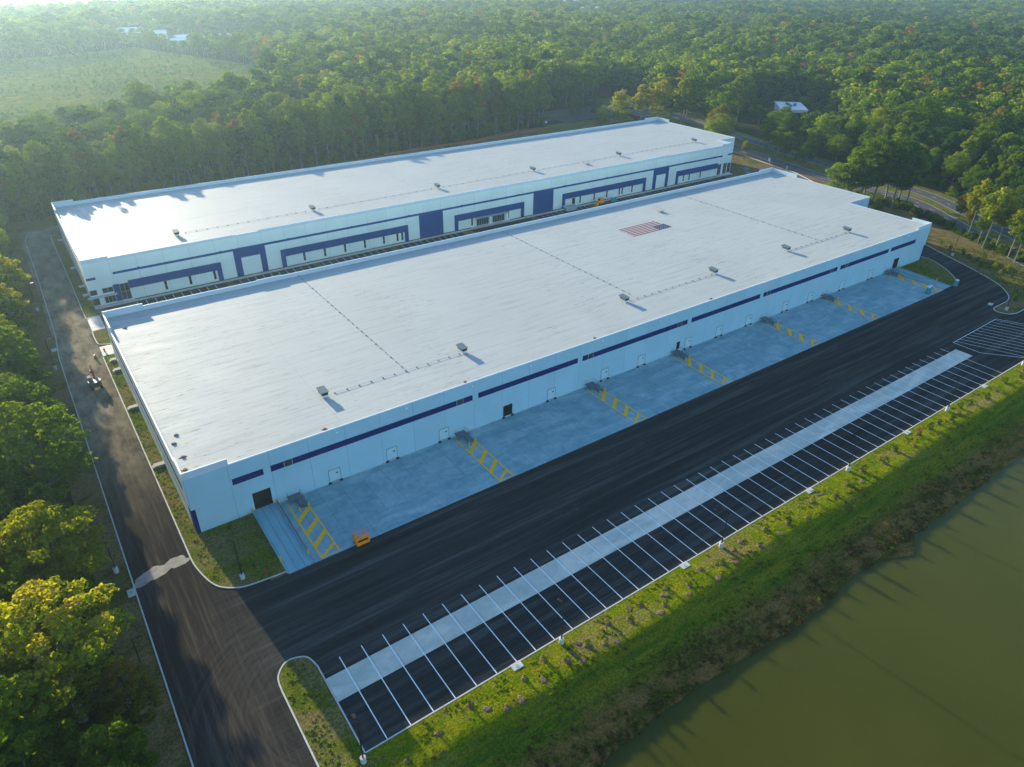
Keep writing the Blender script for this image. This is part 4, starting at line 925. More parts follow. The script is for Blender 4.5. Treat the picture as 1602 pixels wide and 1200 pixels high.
# materials and debris at the far end of the gap
ps = empty('pallet_stack', (300.0, 117.0, 0), 'dark wrapped pallet stack on bare earth past the far warehouse', 'pallet stack'); MB().bevbox(-1.6, 1.6, -1.1, 1.1, 0.15, 1.5, 0.1).build('wrapped_load', MT['seal'], ps); MB().box(-1.7, 1.7, -1.2, 1.2, 0, 0.15).build('pallet', MT['soil'], ps)
dup(ps, (294.0, 110.5, 0), 'dark wrapped pallet stack nearer the near warehouse roof corner', 0.7)
def make_car(name, loc, rz, label, mat, group=None):
    c_ = empty(name, loc, label, 'car', group, rz)
    prof = [(-2.2, 0.35), (2.2, 0.35), (2.25, 0.75), (1.25, 0.92), (0.6, 1.42), (-1.1, 1.45), (-1.9, 0.98), (-2.25, 0.9)]
    mb = MB(); hw = 0.88
    mb.face([(x, -hw, z) for x, z in prof]); mb.face([(x, hw, z) for x, z in prof][::-1])
    for k in range(len(prof)): (a_, b_), (c2, d2) = prof[k], prof[(k+1) % len(prof)]; mb.face([(a_, -hw, b_), (a_, hw, b_), (c2, hw, d2), (c2, -hw, d2)])
    mb.build('body', MT[mat], c_)
    mb = MB(); mb.face([(1.2, -0.75, 0.95), (1.2, 0.75, 0.95), (0.65, 0.7, 1.4), (0.65, -0.7, 1.4)]); mb.box(-1.0, 0.5, -0.895, -0.885, 0.98, 1.36); mb.box(-1.0, 0.5, 0.885, 0.895, 0.98, 1.36); mb.build('windows', MT['glass'], c_)
    for x in (-1.4, 1.4):
        for y in (-0.92, 0.72): MB().tube((x, y, 0.33), (x, y+0.2, 0.33), 0.33, n=12).build('wheel', MT['bumper'], c_)
    return c_
make_car('parked_car', (361.8, 289.5, 0), 0.3, 'dark car standing alone in the distant car park', 'bumper')
make_car('parked_car', (286.5, 268.0, 0), 1.3, 'white car at the left edge of the distant car park', 'white')
make_car('passing_car', (297.3, -0.8+0.0, 0), 1.03, 'blue car seen through the pale trunks beside the road', 'blue')
# distant buildings
def make_shed(name, loc, l, w, h, rz, wall, roof, label, group=None, gable=0.0, units=False):
    s_ = empty(name, loc, label, 'building', group, rz)
    mb = MB(); mb.prism([(-l/2, -w/2), (l/2, -w/2), (l/2, w/2), (-l/2, w/2)], 0, h, top=False); 
    if gable: mb.face([(-l/2, w/2, h), (-l/2, 0, h+gable), (-l/2, -w/2, h)]); mb.face([(l/2, -w/2, h), (l/2, 0, h+gable), (l/2, w/2, h)])
    mb.build('wall', MT[wall], s_); mb = MB(); e_ = 0.4
    if gable:
        mb.face([(-l/2-e_, -w/2-e_, h-0.1), (l/2+e_, -w/2-e_, h-0.1), (l/2+e_, 0, h+gable+0.1), (-l/2-e_, 0, h+gable+0.1)]); mb.face([(-l/2-e_, 0, h+gable+0.1), (l/2+e_, 0, h+gable+0.1), (l/2+e_, w/2+e_, h-0.1), (-l/2-e_, w/2+e_, h-0.1)])
    else: mb.prism([(-l/2-e_, -w/2-e_), (l/2+e_, -w/2-e_), (l/2+e_, w/2+e_), (-l/2-e_, w/2+e_)], h, h+0.4, bottom=True)
    ro = mb.build('roof', MT[roof], s_)
    mb = MB(); n = max(2, int(l/6))
    for k in range(n): x = -l/2+(k+0.5)*l/n; mb.box(x-0.9, x+0.9, -w/2-0.03, -w/2, 1.0, 2.4)
    mb.build('windows', MT['glass'], s_)
    if units:
        for x, y in ((-4, 1), (-1.0, -2), (1.0, 1.5), (2.4, -3), (4.5, 2.2)): MB().bevbox(x-0.9, x+0.9, y-0.8, y+0.8, h+0.4, h+1.7, 0.08).build('vent', MT['unit'], ro)
    return s_
make_shed('white_building', (449, 200, 0), 30, 17, 6.0, R(45), 'white', 'croof', 'white flat roofed building with dark roof vents among the trees', units=True)
for k, (x, y, l, w, h, rz) in enumerate(((240, 826, 42, 13, 6, 0.1), (202, 842, 30, 11, 6, 0.25), (186, 935, 36, 14, 7, -0.05), (218, 880, 34, 11, 6, 0.2), (168, 992, 40, 14, 7, 0.1), (252, 872, 26, 11, 6, .3))):
    make_shed('greenhouse', (x, y, 0), l, w, h, rz, 'white', 'croof', 'bright white low shed in the hazy clearing past the meadow, %s nearest of its cluster' % nth([1, 2, 5, 4, 6, 3][k]), 'white sheds in the hazy clearing', 2.0)
for k, (x, y, l, w, h, rz, wa, ro) in enumerate(((960, 660, 30, 14, 6, 0.4, 'cream', 'croof'), (1350, 1120, 130, 40, 9, 0.3, 'brickw', 'grey'), (1645, 690, 60, 24, 8, 0.4, 'white', 'croof'), (1010, 1090, 100, 30, 8, 0.2, 'cream', 'grey'), (1240, 900, 80, 24, 8, 0.3, 'brickw', 'grey'), (1500, 930, 70, 26, 8, 0.1, 'white', 'croof'), (700, 1250, 60, 22, 7, 0.2, 'white', 'croof'), (1840, 860, 90, 30, 8, 0.2, 'cream', 'croof'), (1130, 1300, 80, 26, 9, 0.2, 'white', 'croof'))):
    lb = ['small pale house in the far woods right of centre', 'very long far building with grey roof near the right skyline', 'white far building near the right edge of the photo', 'long cream far building left of the long grey one', 'brown brick far building with grey roof in the right woods', 'white far building below the right skyline', 'small white far building in the middle haze', 'cream far building by the upper right corner', 'white far building high in the haze right of centre'][k]
    make_shed('distant_building', (x, y, 0), l, w, h, rz, wa, ro, lb, None, 2.5 if l < 50 else 0)
# ------------------------------------------------------------------ vegetation
def leaves_mesh(name, centers, normals, size, tone, mat, rng, aspect=0.75):
    """one kite per leaf clump"""
    n = len(centers); r = rng.normal(size=(n, 3)); nr = normals/np.linalg.norm(normals, axis=1)[:, None]
    u = np.cross(nr, r); u /= np.linalg.norm(u, axis=1)[:, None]+1e-9; w = np.cross(nr, u)
    s = (size*rng.uniform(0.65, 1.35, n))[:, None]
    bend = nr*s*rng.uniform(-0.25, 0.1, n)[:, None]
    V = np.stack([centers-u*s*0.5, centers+w*s*0.5*aspect+bend, centers+u*s*0.5, centers-w*s*0.5*aspect+bend], 1).reshape(-1, 3)
    me = bpy.data.meshes.new(name); me.vertices.add(4*n); me.loops.add(4*n); me.polygons.add(n)
    me.vertices.foreach_set('co', V.ravel().astype(np.float32)); me.loops.foreach_set('vertex_index', np.arange(4*n, dtype=np.int32))
    me.polygons.foreach_set('loop_start', np.arange(0, 4*n, 4, dtype=np.int32))
    me.update(calc_edges=True)
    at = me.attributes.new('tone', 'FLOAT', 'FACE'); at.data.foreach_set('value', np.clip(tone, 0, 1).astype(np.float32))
    me.materials.append(mat); me.validate(); return me

def crown_points(rng, n, shape, nl, jit=0.5):
    """crown filled with lobes; coordinates: height 1, z from 0 (ground) to 1"""
    w, z0, top = shape['w'], shape['z0'], shape.get('top', 0.55)
    L = []
    tries = 0
    while len(L) < nl and tries < 4000:
        tries += 1
        z = z0+(1-z0)*rng.uniform(0.02, 0.97)**0.85; k = (z-z0)/(1-z0)
        env = w*(math.sin(math.pi*min(1, max(0, (k*0.93+0.10)))**shape.get('p', 0.9))**0.7)
        a = rng.uniform(0, 2*math.pi); rr_ = env*math.sqrt(rng.uniform(0.05, 1))
        r = w*rng.uniform(*shape.get('lr', (0.24, 0.42)))*(1.0 if k < 0.75 else 0.85)
        c = np.array([rr_*math.cos(a), rr_*math.sin(a), min(z, 1-r*0.75)])
        if all(np.linalg.norm(c-q[0]) > 0.55*(r+q[1])*shape.get('gap', 0.8) for q in L): L.append((c, r, rng.uniform(0, 1)))
    ar = np.array([q[1]**2 for q in L]); pr = ar/ar.sum()
    idx = rng.choice(len(L), size=n, p=pr)
    C = np.array([q[0] for q in L])[idx]; RR = np.array([q[1] for q in L])[idx]; T = np.array([q[2] for q in L])[idx]
    d = rng.normal(size=(n, 3)); d[:, 2] = d[:, 2]+0.45; d /= np.linalg.norm(d, axis=1)[:, None]
    rad = RR*rng.uniform(0.55, 1.0, n)**0.5*(1+0.16*np.sin(d[:, 0]*7+T*9)*np.sin(d[:, 1]*6+T*5)+0.06*rng.normal(size=n))
    d2 = d*np.array([1, 1, shape.get('sq', 0.78)])
    Pn = C+d2*rad[:, None]
    nrm = d+jit*rng.normal(size=(n, 3))
    axis = Pn-np.array([0, 0, z0+(1-z0)*0.35]); axis /= np.linalg.norm(axis, axis=1)[:, None]+1e-9
    nrm = nrm+0.3*axis
    zr = np.clip((Pn[:, 2]-z0)/(1-z0), 0, 1); tone = 0.40*T+0.30*rng.uniform(0, 1, n)+0.42*zr**1.5-0.06  # tone rises up the crown, standing in for warm sun on treetops
    return Pn, nrm, tone, L
def trunk_mesh(name, rng, shape, L, sides=7, limbs=6, thick=0.011):
    mb = MB(); z0 = shape['z0']; lean = rng.normal(size=2)*0.012
    zt = z0+(1-z0)*0.62
    pts = [(0, 0, -0.012), (lean[0]*0.3, lean[1]*0.3, z0*0.45), (lean[0], lean[1], z0), (lean[0]*1.6+rng.normal()*0.01, lean[1]*1.6+rng.normal()*0.01, zt)]
    mb.chain(pts, [thick*1.35, thick, thick*0.85, thick*0.32], sides)
    order = sorted(range(len(L)), key=lambda i: L[i][0][2]); pick = order[::max(1, len(order)//max(1, limbs))][:limbs]
    for i in pick:
        c = L[i][0]; zb = z0*0.75+(min(c[2], zt)-z0*0.75)*rng.uniform(0.25, 0.6); t = min(1, zb/zt); sx, sy = lean[0]*t*1.5, lean[1]*t*1.5
        if c[2]-zb < 0.02: zb = c[2]-0.05
        midp = (sx+(c[0]-sx)*0.5, sy+(c[1]-sy)*0.5, zb+(c[2]-zb)*0.42)
        mb.chain([(sx, sy, zb), midp, tuple(c)], [thick*0.5, thick*0.36, thick*0.10], 5)
    o = mb.build(name, MT['bark'], link=False, smooth=True); return o.data
SH = {'broad': dict(w=0.23, z0=0.24), 'wide': dict(w=0.30, z0=0.34, p=0.8), 'tall': dict(w=0.165, z0=0.36), 'slim': dict(w=0.16, z0=0.46, gap=1.0), 'bush': dict(w=0.42, z0=0.02, p=0.7), 'round': dict(w=0.32, z0=0.10, p=0.75)}
TPL = {}
def template(kind, shape, lod, seed):
    key = (kind, shape, lod, seed)
    if key in TPL: return TPL[key]
    rng = np.random.default_rng(1000+seed*17+{'near': 1, 'mid': 2, 'far': 3}[lod]+len(shape)*101)
    n, nl, sz = {'near': (11500, 95, 0.0205), 'mid': (5200, 40, 0.0275), 'far': (900, 24, 0.060)}[lod]
    if shape == 'slim': n = int(n*0.6)
    sh = dict(SH[shape])
    if lod == 'near': sh['lr'] = (0.13, 0.25); sh['gap'] = 1.3; sh['sq'] = 0.52
    Pn, nr, tn, L = crown_points(rng, n, sh, nl, 0.8 if lod == 'near' else 0.68)
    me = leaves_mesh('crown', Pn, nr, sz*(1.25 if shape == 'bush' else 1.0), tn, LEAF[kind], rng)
    tm = trunk_mesh('trunk', rng, sh, L, 8 if lod == 'near' else 5, 22 if lod == 'near' else 6, 0.0145 if lod == 'near' else 0.011)
    TPL[key] = (me, tm); return TPL[key]
TREES = []     # x, y, radius, for keeping the mass of the wood off the single trees
def place_tree(x, y, h, kind, shape, lod, seed, label, group, name='tree', sxy=1.0, cat='tree'):
    me, tm = template(kind, shape, lod, seed)
    e = empty(name, (x, y, -0.05), label, cat, group, random.uniform(0, 6.28)); e.scale = (h*sxy, h*sxy, h)
    c = bpy.data.objects.new('crown', me); COL.objects.link(c); c.parent = e
    t = bpy.data.objects.new('trunk', tm); COL.objects.link(t); t.parent = e
    TREES.append((x, y, 4.2)); return e

CN = {'olive': 'olive green', 'green': 'green', 'dark': 'dark green', 'yellow': 'yellow green', 'rust': 'rusty brown', 'gold': 'golden tipped'}
rt_ = random.Random(21)
# --- left wood: hand-placed big trees of the foreground, then rows along the side road
HAND = [  # x, y, h, kind, shape, label
 (-21.0, 19.5, 26.0, 'green', 'wide', 'largest green tree left of the road, branches reaching over the asphalt'),
 (-21.0, -8.0, 22.5, 'yellow', 'wide', 'bright yellow green tree with pale forked trunk left of the sandy spill'),
 (-23.0, -29.5, 25.5, 'gold', 'wide', 'golden tree with pink orange tips in the lower left corner'),
 (-16.6, -37.0, 15.5, 'rust', 'broad', 'small orange yellow tree leaning to the road at the lower left'),
 (-19.5, -47.5, 18.0, 'green', 'broad', 'shaded green tree at the very bottom left corner'),
 (-28.5, -45.0, 21.0, 'green', 'wide', 'tall green tree at the bottom left edge behind the corner tree'),
 (-29.5, -16.0, 21.0, 'green', 'wide', 'green tree at the left edge between the yellow and golden trees'),
 (-28.0, 2.0, 20.0, 'dark', 'wide', 'dark tree at the left edge behind the yellow tree'),
 (-29.5, 27.0, 23.0, 'green', 'wide', 'green tree at the left edge behind the largest green tree'),
 (-20.5, 37.0, 22.0, 'green', 'wide', 'olive green tree just above the largest green tree by the road'),
 (-19.6, 55.0, 20.5, 'green', 'broad', 'green tree left of the road opposite the small machine'),
 (-20.8, 97.0, 21.0, 'yellow', 'wide', 'yellow topped tree overhanging the road opposite the warehouse gap'),
 (-20.2, 122.0, 22.0, 'yellow', 'wide', 'yellow green tree leaning over the road opposite the far warehouse corner'),
 (-19.5, 146.0, 22.5, 'green', 'broad', 'yellow tinged tree beside the far warehouse side wall, road edge'),
]
for k, (x, y, h, kd, sp_n, lb) in enumerate(HAND): place_tree(x, y, h, kd, sp_n, 'near', k, lb, 'trees of the wood left of the road', sxy=[1.22, 1.2, 1.2][k] if k < 3 else 1.05)
def clear(x, y, d): return all((x-t[0])**2+(y-t[1])**2 > d*d for t in TREES)
k = 0; n1 = 0; n2 = 0
y = -57.0
while y < 214:
    for row, xr in enumerate((-20.6, -27.0, -34.0)):
        x = xr+rt_.uniform(-1.2, 1.0); yy_ = y+rt_.uniform(-2, 2)
        if row == 2 and y > 120: continue
        if not clear(x, yy_, 6.3): continue
        kd = rt_.choices(['green', 'dark', 'olive', 'yellow', 'gold', 'rust'], [3.5, 1, 3, 1.6, 0.8, 0.5])[0]; h = rt_.uniform(17.5, 23.5)
        if yy_ > 195: h = rt_.uniform(20, 22)
        if row == 0: n1 += 1
        else: n2 += 1
        lb = '%s tree, %s from the bottom in the front row left of the road' % (CN[kd], nth(n1)) if row == 0 else '%s tree, %s from the bottom among inner trees left of the road' % (CN[kd], nth(n2))
        place_tree(x, yy_, h, kd, rt_.choice(['wide', 'broad', 'broad']), 'near' if yy_ < 100 else 'mid', 20+k % 4 if yy_ < 100 else k % 5, lb, 'trees of the wood left of the road'); k += 1
    y += 8.6
# --- wood edge behind the far warehouse
EDGE = [(-14, 218), (6, 221), (30, 228), (60, 232), (100, 240), (130, 244), (165, 249), (200, 251.5), (240, 255), (287, 262)]
ed = []
for p, q in zip(EDGE, EDGE[1:]):
    L_ = math.dist(p, q); n = max(1, round(L_/7.0))
    for i in range(n): ed.append((p[0]+(q[0]-p[0])*i/n, p[1]+(q[1]-p[1])*i/n))
for row in range(3):
    cnt = 0
    for i, (x, y) in enumerate(ed):
        x2 = x+rt_.uniform(-1.8, 1.8)+(3.5 if row % 2 else 0); y2 = y+2.5+7.2*row+rt_.uniform(-1.6, 1.6)
        if row == 2 and i % 3 == 0: continue
        if not clear(x2, y2, 4.6): continue
        kd = rt_.choices(['green', 'dark', 'olive', 'rust'], [3.6, 0.7, 4.4, 1.2])[0]
        h = (rt_.uniform(24.0, 28.5) if row == 0 else rt_.uniform(27, 33))-(2.2 if x2 < 110 else 0)
        cnt += 1
        lb = '%s tree, %s from left in the %s row behind the far warehouse' % (CN[kd], nth(cnt), ['front', 'second', 'third'][row])
        place_tree(x2, y2, h, kd, rt_.choice(['tall', 'tall', 'broad']), 'mid', rt_.randrange(5), lb, 'trees along the edge of the back wood')
# --- trees right of the far warehouse and along the highway
RT = [(318, 231, 21, 'yellow', 'broad', 'yellow green tree left end of the sunlit row past the far warehouse'), (331, 226, 24, 'yellow', 'tall', 'second tree of the sunlit yellow row past the far warehouse'), (343, 222, 25.5, 'yellow', 'broad', 'brightest yellow tree of the row past the far warehouse'),
 (355, 214, 26, 'yellow', 'tall', 'pale trunked yellow tree right of the brightest one past the far warehouse'), (367, 222, 25, 'green', 'broad', 'green tree in the middle of the row past the far warehouse'), (379, 231, 28, 'green', 'broad', 'tallest green tree in the row past the far warehouse'), (391, 222, 27, 'green', 'tall', 'right end green tree of the row past the far warehouse'),
 (403, 208, 26, 'green', 'broad', 'dense green tree between the sunlit row and the white building'), (312, 240, 12, 'green', 'round', 'small shrubby tree at the left foot of the sunlit row'), (349, 236, 22, 'green', 'tall', 'green tree half hidden behind the sunlit yellow row'),
 (325, 158, 18, 'olive', 'wide', 'yellow green tree beside the right end of the far warehouse'), (332.0, 163, 21.5, 'rust', 'broad', 'rusty brown tree beside the highway past the far warehouse'), (346, 174, 25, 'green', 'broad', 'tall green tree rising behind the rusty brown tree'), (356, 190, 23, 'green', 'broad', 'green tree between the rusty tree and the sunlit row'),
 (318.4, 133, 9.5, 'yellow', 'slim', 'slender young yellow tree by the road in front of the rusty tree'), (340.5, 123, 13, 'green', 'broad', 'green median tree left of the pair before the white building'), (344.5, 131, 15.5, 'green', 'broad', 'green median tree in front of the white building'), (349.5, 143, 16.0, 'green', 'broad', 'green median tree behind the pair before the white building'),
 (361, 118, 20, 'olive', 'broad', 'yellow green tree right of the white building across the road'), (352, 100, 14, 'green', 'wide', 'low spreading green tree beside the road right of the white building'), (359, 106, 15, 'green', 'wide', 'spreading green tree behind the low one beside the road'), (368, 130, 19, 'green', 'broad', 'green tree behind the yellow one right of the white building'),
 (356, 88, 17, 'green', 'broad', 'green tree hiding the road just above the near warehouse end'), (364, 100, 19, 'dark', 'broad', 'dark green tree right of the low spreading roadside tree'), (366, 142, 17, 'green', 'broad', 'green tree behind the median pair below the white building'), (351, 75, 16, 'olive', 'wide', 'yellow green spreading tree left of the tall clump across the road'), (374, 152, 18, 'green', 'wide', 'wide green tree just right of the white building foot'), (336, 108, 11, 'dark', 'round', 'small dark median tree nearest the site sign'),
 (317.5, 274, 13, 'dark', 'round', 'left of two round dark trees by the distant car park'), (334.5, 272.5, 10.5, 'dark', 'round', 'right of two round dark trees by the distant car park'), (352, 262.5, 10, 'green', 'round', 'small round tree at the right end of the distant car park lawn'),
 (296.5, 58, 20, 'olive', 'broad', 'leftmost yellow tinged tree of the clump behind the near warehouse end'), (304.0, 54, 26, 'green', 'broad', 'tall tree in the middle of the clump behind the near warehouse end'), (309.5, 47, 27, 'green', 'broad', 'tallest green tree of the clump behind the near warehouse end'), (300.5, 48, 24, 'green', 'tall', 'pale trunked tree at the front of the clump behind the near warehouse'), (304.5, 41.0, 24, 'dark', 'tall', 'pale trunked dark tree at the right front of the clump'), (299.5, 53.5, 24, 'green', 'broad', 'green tree hidden in the middle of the clump'), (293.5, 63, 15, 'olive', 'broad', 'low yellow tinged tree at the left foot of the clump'), (310.5, 38, 22, 'green', 'tall', 'green tree at the right end of the clump'), (314.0, 43.5, 24, 'dark', 'broad', 'dark tree at the back right of the clump'),
 (292.3, 2.4, 21, 'yellow', 'slim', 'slender tree with twin white trunks beside the highway'), (285.3, -6.7, 21.5, 'gold', 'slim', 'golden slender tree right of the twin white trunks'), (287.6, -10.2, 18, 'yellow', 'slim', 'yellow slender tree behind the golden one by the verge'), (283.4, -16.7, 17, 'gold', 'slim', 'slender orange topped tree at the right photo edge'), (299.0, 10.5, 13, 'rust', 'slim', 'brownish slender tree left of the twin white trunks'), (296.0, 4.8, 10.5, 'rust', 'slim', 'short brownish tree between the road and twin white trunks'), (279.5, -20.5, 13, 'green', 'slim', 'green slender tree at the right photo edge below the orange one'), (288.8, -3.2, 11, 'green', 'slim', 'short green tree right of the twin white trunks')]
for k, (x, y, h, kd, s_, lb) in enumerate(RT): place_tree(x, y, h*1.1, kd, s_, 'mid', k % 5, lb, None, sxy=1.15 if s_ == 'slim' else 1.3)
WE = [(302, -46), (312, -22), (324, -4), (338, 22), (352, 45), (361, 72), (364, 92)]
RWED = []
for p, q in zip(WE, WE[1:]):
    L_ = math.dist(p, q); n = max(1, round(L_/7.5))
    for i in range(n): RWED.append((p[0]+(q[0]-p[0])*i/n, p[1]+(q[1]-p[1])*i/n))
cnts = [0]*4
for row in range(4):
    for i, (x, y) in enumerate(RWED):
        x2 = x+6.5+8.0*row+rt_.uniform(-2, 2); y2 = y-2.5*row+rt_.uniform(-2, 2)
        if not clear(x2, y2, 5.5): continue
        kd = rt_.choices(['green', 'dark', 'olive'], [5, 2.5, 2.5])[0]; cnts[row] += 1
        place_tree(x2, y2, rt_.uniform(14, 18) if row == 0 else rt_.uniform(18, 24), kd, rt_.choice(['broad', 'wide', 'tall']), 'mid', rt_.randrange(5),
                   '%s tree, %s from the right in wood row %s across the highway' % (CN[kd], nth(cnts[row]), ['one', 'two', 'three', 'four'][row]), 'trees at the edge of the right wood')
print('individual trees', len(TREES))

# --- saplings and shrubs
def place_small(x, y, z, h, kind, label, group, name, shape='bush', sxy=1.0, mulch=True, seed=0):
    me, tm = template(kind, shape, 'far', 40+seed % 4)
    e = empty(name, (x, y, z), label, name.replace('_', ' '), group, random.uniform(0, 6.28))
    c = bpy.data.objects.new('foliage', me); COL.objects.link(c); c.parent = e; c.scale = (h*sxy, h*sxy, h)
    t = bpy.data.objects.new('stem', tm); COL.objects.link(t); t.parent = e; t.scale = (h*1.3, h*1.3, h)
    if mulch:
        q = bpy.data.objects.new('mulch_ring', MULCH[seed % 3]); COL.objects.link(q); q.parent = e
    return e
MULCH = []
for k in range(3):
    mb = MB(); ol = blob(0, 0, 0.8, 0.65, 16, k+30); il = blob(0, 0, 0.45, 0.36, 16, k+30)
    for i in range(16): mb.face([(*ol[i], -0.08), (*ol[(i+1) % 16], -0.08), (*il[(i+1) % 16], 0.13), (*il[i], 0.13)])
    mb.flat(il, 0.13); MULCH.append(mb.build('mulch_ring', MT['mulch'], link=False).data)
SAP = [(11.5, -60.8), (17.0, -59.6), (22.8, -58.5), (27.0, -61.8), (31.8, -59.4), (36.2, -58.4), (39.0, -60.6), (43.5, -60.2), (46.0, -61.4), (49.0, -58.6), (52.4, -60.4), (56.2, -59.0), (59.4, -61.5), (62.3, -58.8), (66.0, -60.8), (70.4, -59.2), (74.8, -60.5), (79.2, -59.4), (84.0, -61.6), (88.5, -59.3), (93.5, -60.6), (98.0, -61.8), (103.0, -59.3), (108.4, -60.9), (113.5, -60.0), (120.5, -59.4), (127.0, -60.6), (133.0, -59.3), (138.5, -60.6), (143.6, -58.8), (148.2, -59.2), (151.8, -59.4), (155.6, -60.4), (160.2, -59.6), (163.0, -58.6), (167.5, -59.0), (173.0, -60.2), (179.0, -59.6), (185.0, -59.0), (191.0, -60.4), (196.0, -59.2), (201.0, -60.5)]
for k, (x, y) in enumerate(SAP):
    big = x > 85
    h = rt_.uniform(0.9, 1.5)+(0.5 if big else 0); kd = rt_.choice(['dark', 'green', 'green', 'yellow'])
    if k == 29: kd = 'rust'
    place_small(x, y, bank_h(x, y), h, kd, '%s young shrub in a mulch ring, %s from left on the bank' % (CN[kd], nth(k+1)), 'young shrubs planted on the pond bank', 'planted_shrub', sxy=0.85, seed=k)
MO = [(24.5, -60.4), (34.0, -61.2), (42.4, -59.0), (41.0, -61.9), (54.0, -58.4), (61.0, -59.9), (64.5, -62.0), (29.4, -62.0), (77.0, -61.6), (82.0, -58.6), (90.0, -61.5), (106.0, -58.8), (117.0, -61.4), (47.8, -62.3), (57.6, -62.2), (71.5, -62.4)]
for k, (x, y) in enumerate(MO):
    o = bpy.data.objects.new('mulch_mound', MULCH[k % 3]); COL.objects.link(o); o.location = (x, y, bank_h(x, y)); o.rotation_euler = (0, 0, k*1.1); o.scale = (1.0+0.1*(k % 3), 0.9, 0.8)
    tag(o, 'bare brown mulch mound, %s from the left among the bank shrubs' % nth(1+sum(1 for q in MO if q[0] < x)), 'mulch mound', 'mulch mounds on the pond bank')
SHR = [(268.6, -9.5), (269.3, -12.5), (264.6, -15.5), (265.7, -19.7), (262.5, -23.0), (263.3, -27.0), (259.3, -31.0), (271.5, -6.0), (272.0, -1.0), (275.0, 4.0), (270.5, -17.5), (267.8, -23.0), (256.0, -34.0), (252.0, -38.5), (258.5, -37.0), (248.0, -50.0), (254.0, -45.0), (277.0, 12.0), (280.5, 17.0), (284.5, 22.0), (273.5, -12.5), (242.0, -36.8), (239.0, -50.0), (234.0, -52.0)]
for k, (x, y) in enumerate(SHR):
    kd = ['dark', 'dark', 'green', 'yellow', 'yellow', 'dark', 'green'][k % 7]; h = rt_.uniform(1.8, 2.9)
    place_small(x, y, -0.05, h, kd, '%s shrub right of the driveway, %s nearest the lot corner' % (CN[kd], nth(1+sum(1 for q in SHR if math.dist(q, (233, -40)) < math.dist((x, y), (233, -40))))), 'shrubs right of the driveway', 'roadside_shrub', sxy=0.85, mulch=False, seed=k)

# ------------------------------------------------------------------ masses nobody could count: geometry-node scatter
def scatter(name, pts, scl, rot, idx, templates, label, cat):
    coll = bpy.data.collections.new(name+'_templates')
    for i, (me) in enumerate(templates):
        o = bpy.data.objects.new('%s_%03d' % (name, i), me); coll.objects.link(o)
    me = bpy.data.meshes.new(name); me.vertices.add(len(pts)); me.vertices.foreach_set('co', np.asarray(pts, dtype=np.float32).ravel())
    a = me.attributes.new('scl', 'FLOAT_VECTOR', 'POINT'); a.data.foreach_set('vector', np.asarray(scl, dtype=np.float32).ravel())
    a = me.attributes.new('rot', 'FLOAT_VECTOR', 'POINT'); a.data.foreach_set('vector', np.asarray(rot, dtype=np.float32).ravel())
    a = me.attributes.new('idx', 'INT', 'POINT'); a.data.foreach_set('value', np.asarray(idx, dtype=np.int32))
    ob = bpy.data.objects.new(name, me); COL.objects.link(ob)
    ng = bpy.data.node_groups.new(name, 'GeometryNodeTree')
    ng.interface.new_socket('Geometry', in_out='INPUT', socket_type='NodeSocketGeometry'); ng.interface.new_socket('Geometry', in_out='OUTPUT', socket_type='NodeSocketGeometry')
    gi = ng.nodes.new('NodeGroupInput'); go = ng.nodes.new('NodeGroupOutput'); ip = ng.nodes.new('GeometryNodeInstanceOnPoints'); ci = ng.nodes.new('GeometryNodeCollectionInfo')
    ci.inputs['Collection'].default_value = coll; ci.inputs['Separate Children'].default_value = True; ci.inputs['Reset Children'].default_value = True
    ip.inputs['Pick Instance'].default_value = True
    def na(nm, ty):
        n = ng.nodes.new('GeometryNodeInputNamedAttribute'); n.data_type = ty; n.inputs['Name'].default_value = nm; return n.outputs['Attribute']
    er = ng.nodes.new('FunctionNodeEulerToRotation')
    ng.links.new(na('rot', 'FLOAT_VECTOR'), er.inputs[0]); ng.links.new(er.outputs[0], ip.inputs['Rotation'])
    ng.links.new(na('scl', 'FLOAT_VECTOR'), ip.inputs['Scale']); ng.links.new(na('idx', 'INT'), ip.inputs['Instance Index'])
    ng.links.new(gi.outputs[0], ip.inputs['Points']); ng.links.new(ci.outputs[0], ip.inputs['Instance']); ng.links.new(ip.outputs[0], go.inputs[0])
    md_ = ob.modifiers.new('scatter', 'NODES'); md_.node_group = ng
    tag(ob, label, cat, kind='stuff'); return ob
def join_meshes(name, a, b):
    """crown and trunk of a wood template as one mesh (only used inside the wood)"""
    bm = bmesh.new(); bm.from_mesh(a); n0 = len(bm.faces); bm.from_mesh(b)
    bm.faces.ensure_lookup_table()
    for f in bm.faces[n0:]: f.material_index = 1
    me = bpy.data.meshes.new(name); bm.to_mesh(me); bm.free(); me.materials.append(a.materials[0]); me.materials.append(MT['bark']); return me
def inside(poly, x, y):
    """vectorised point in polygon"""
    r = np.zeros(len(x), bool); n = len(poly)
    for i in range(n):
        (x1, y1), (x2, y2) = poly[i], poly[(i+1) % n]
        c = ((y1 > y) != (y2 > y)); t = (x2-x1)*(y-y1)/((y2-y1) if y2 != y1 else 1e-9)+x1; r ^= c & (x < t)
    return r
def dist_line(path, x, y):
    d = np.full(len(x), 1e9)
    for (x1, y1), (x2, y2) in zip(path, path[1:]):
        vx, vy = x2-x1, y2-y1; t = np.clip(((x-x1)*vx+(y-y1)*vy)/(vx*vx+vy*vy+1e-9), 0, 1); d = np.minimum(d, np.hypot(x-x1-t*vx, y-y1-t*vy))
    return d
FWD = (math.sin(YAW), math.cos(YAW))
def in_view(x, y, margin):
    dx, dy = x-CAM[0], y-CAM[1]; d = dx*FWD[0]+dy*FWD[1]; l = dx*FWD[1]-dy*FWD[0]
    return (d > 0) & (np.abs(l) < d*0.80+margin)
PT = []
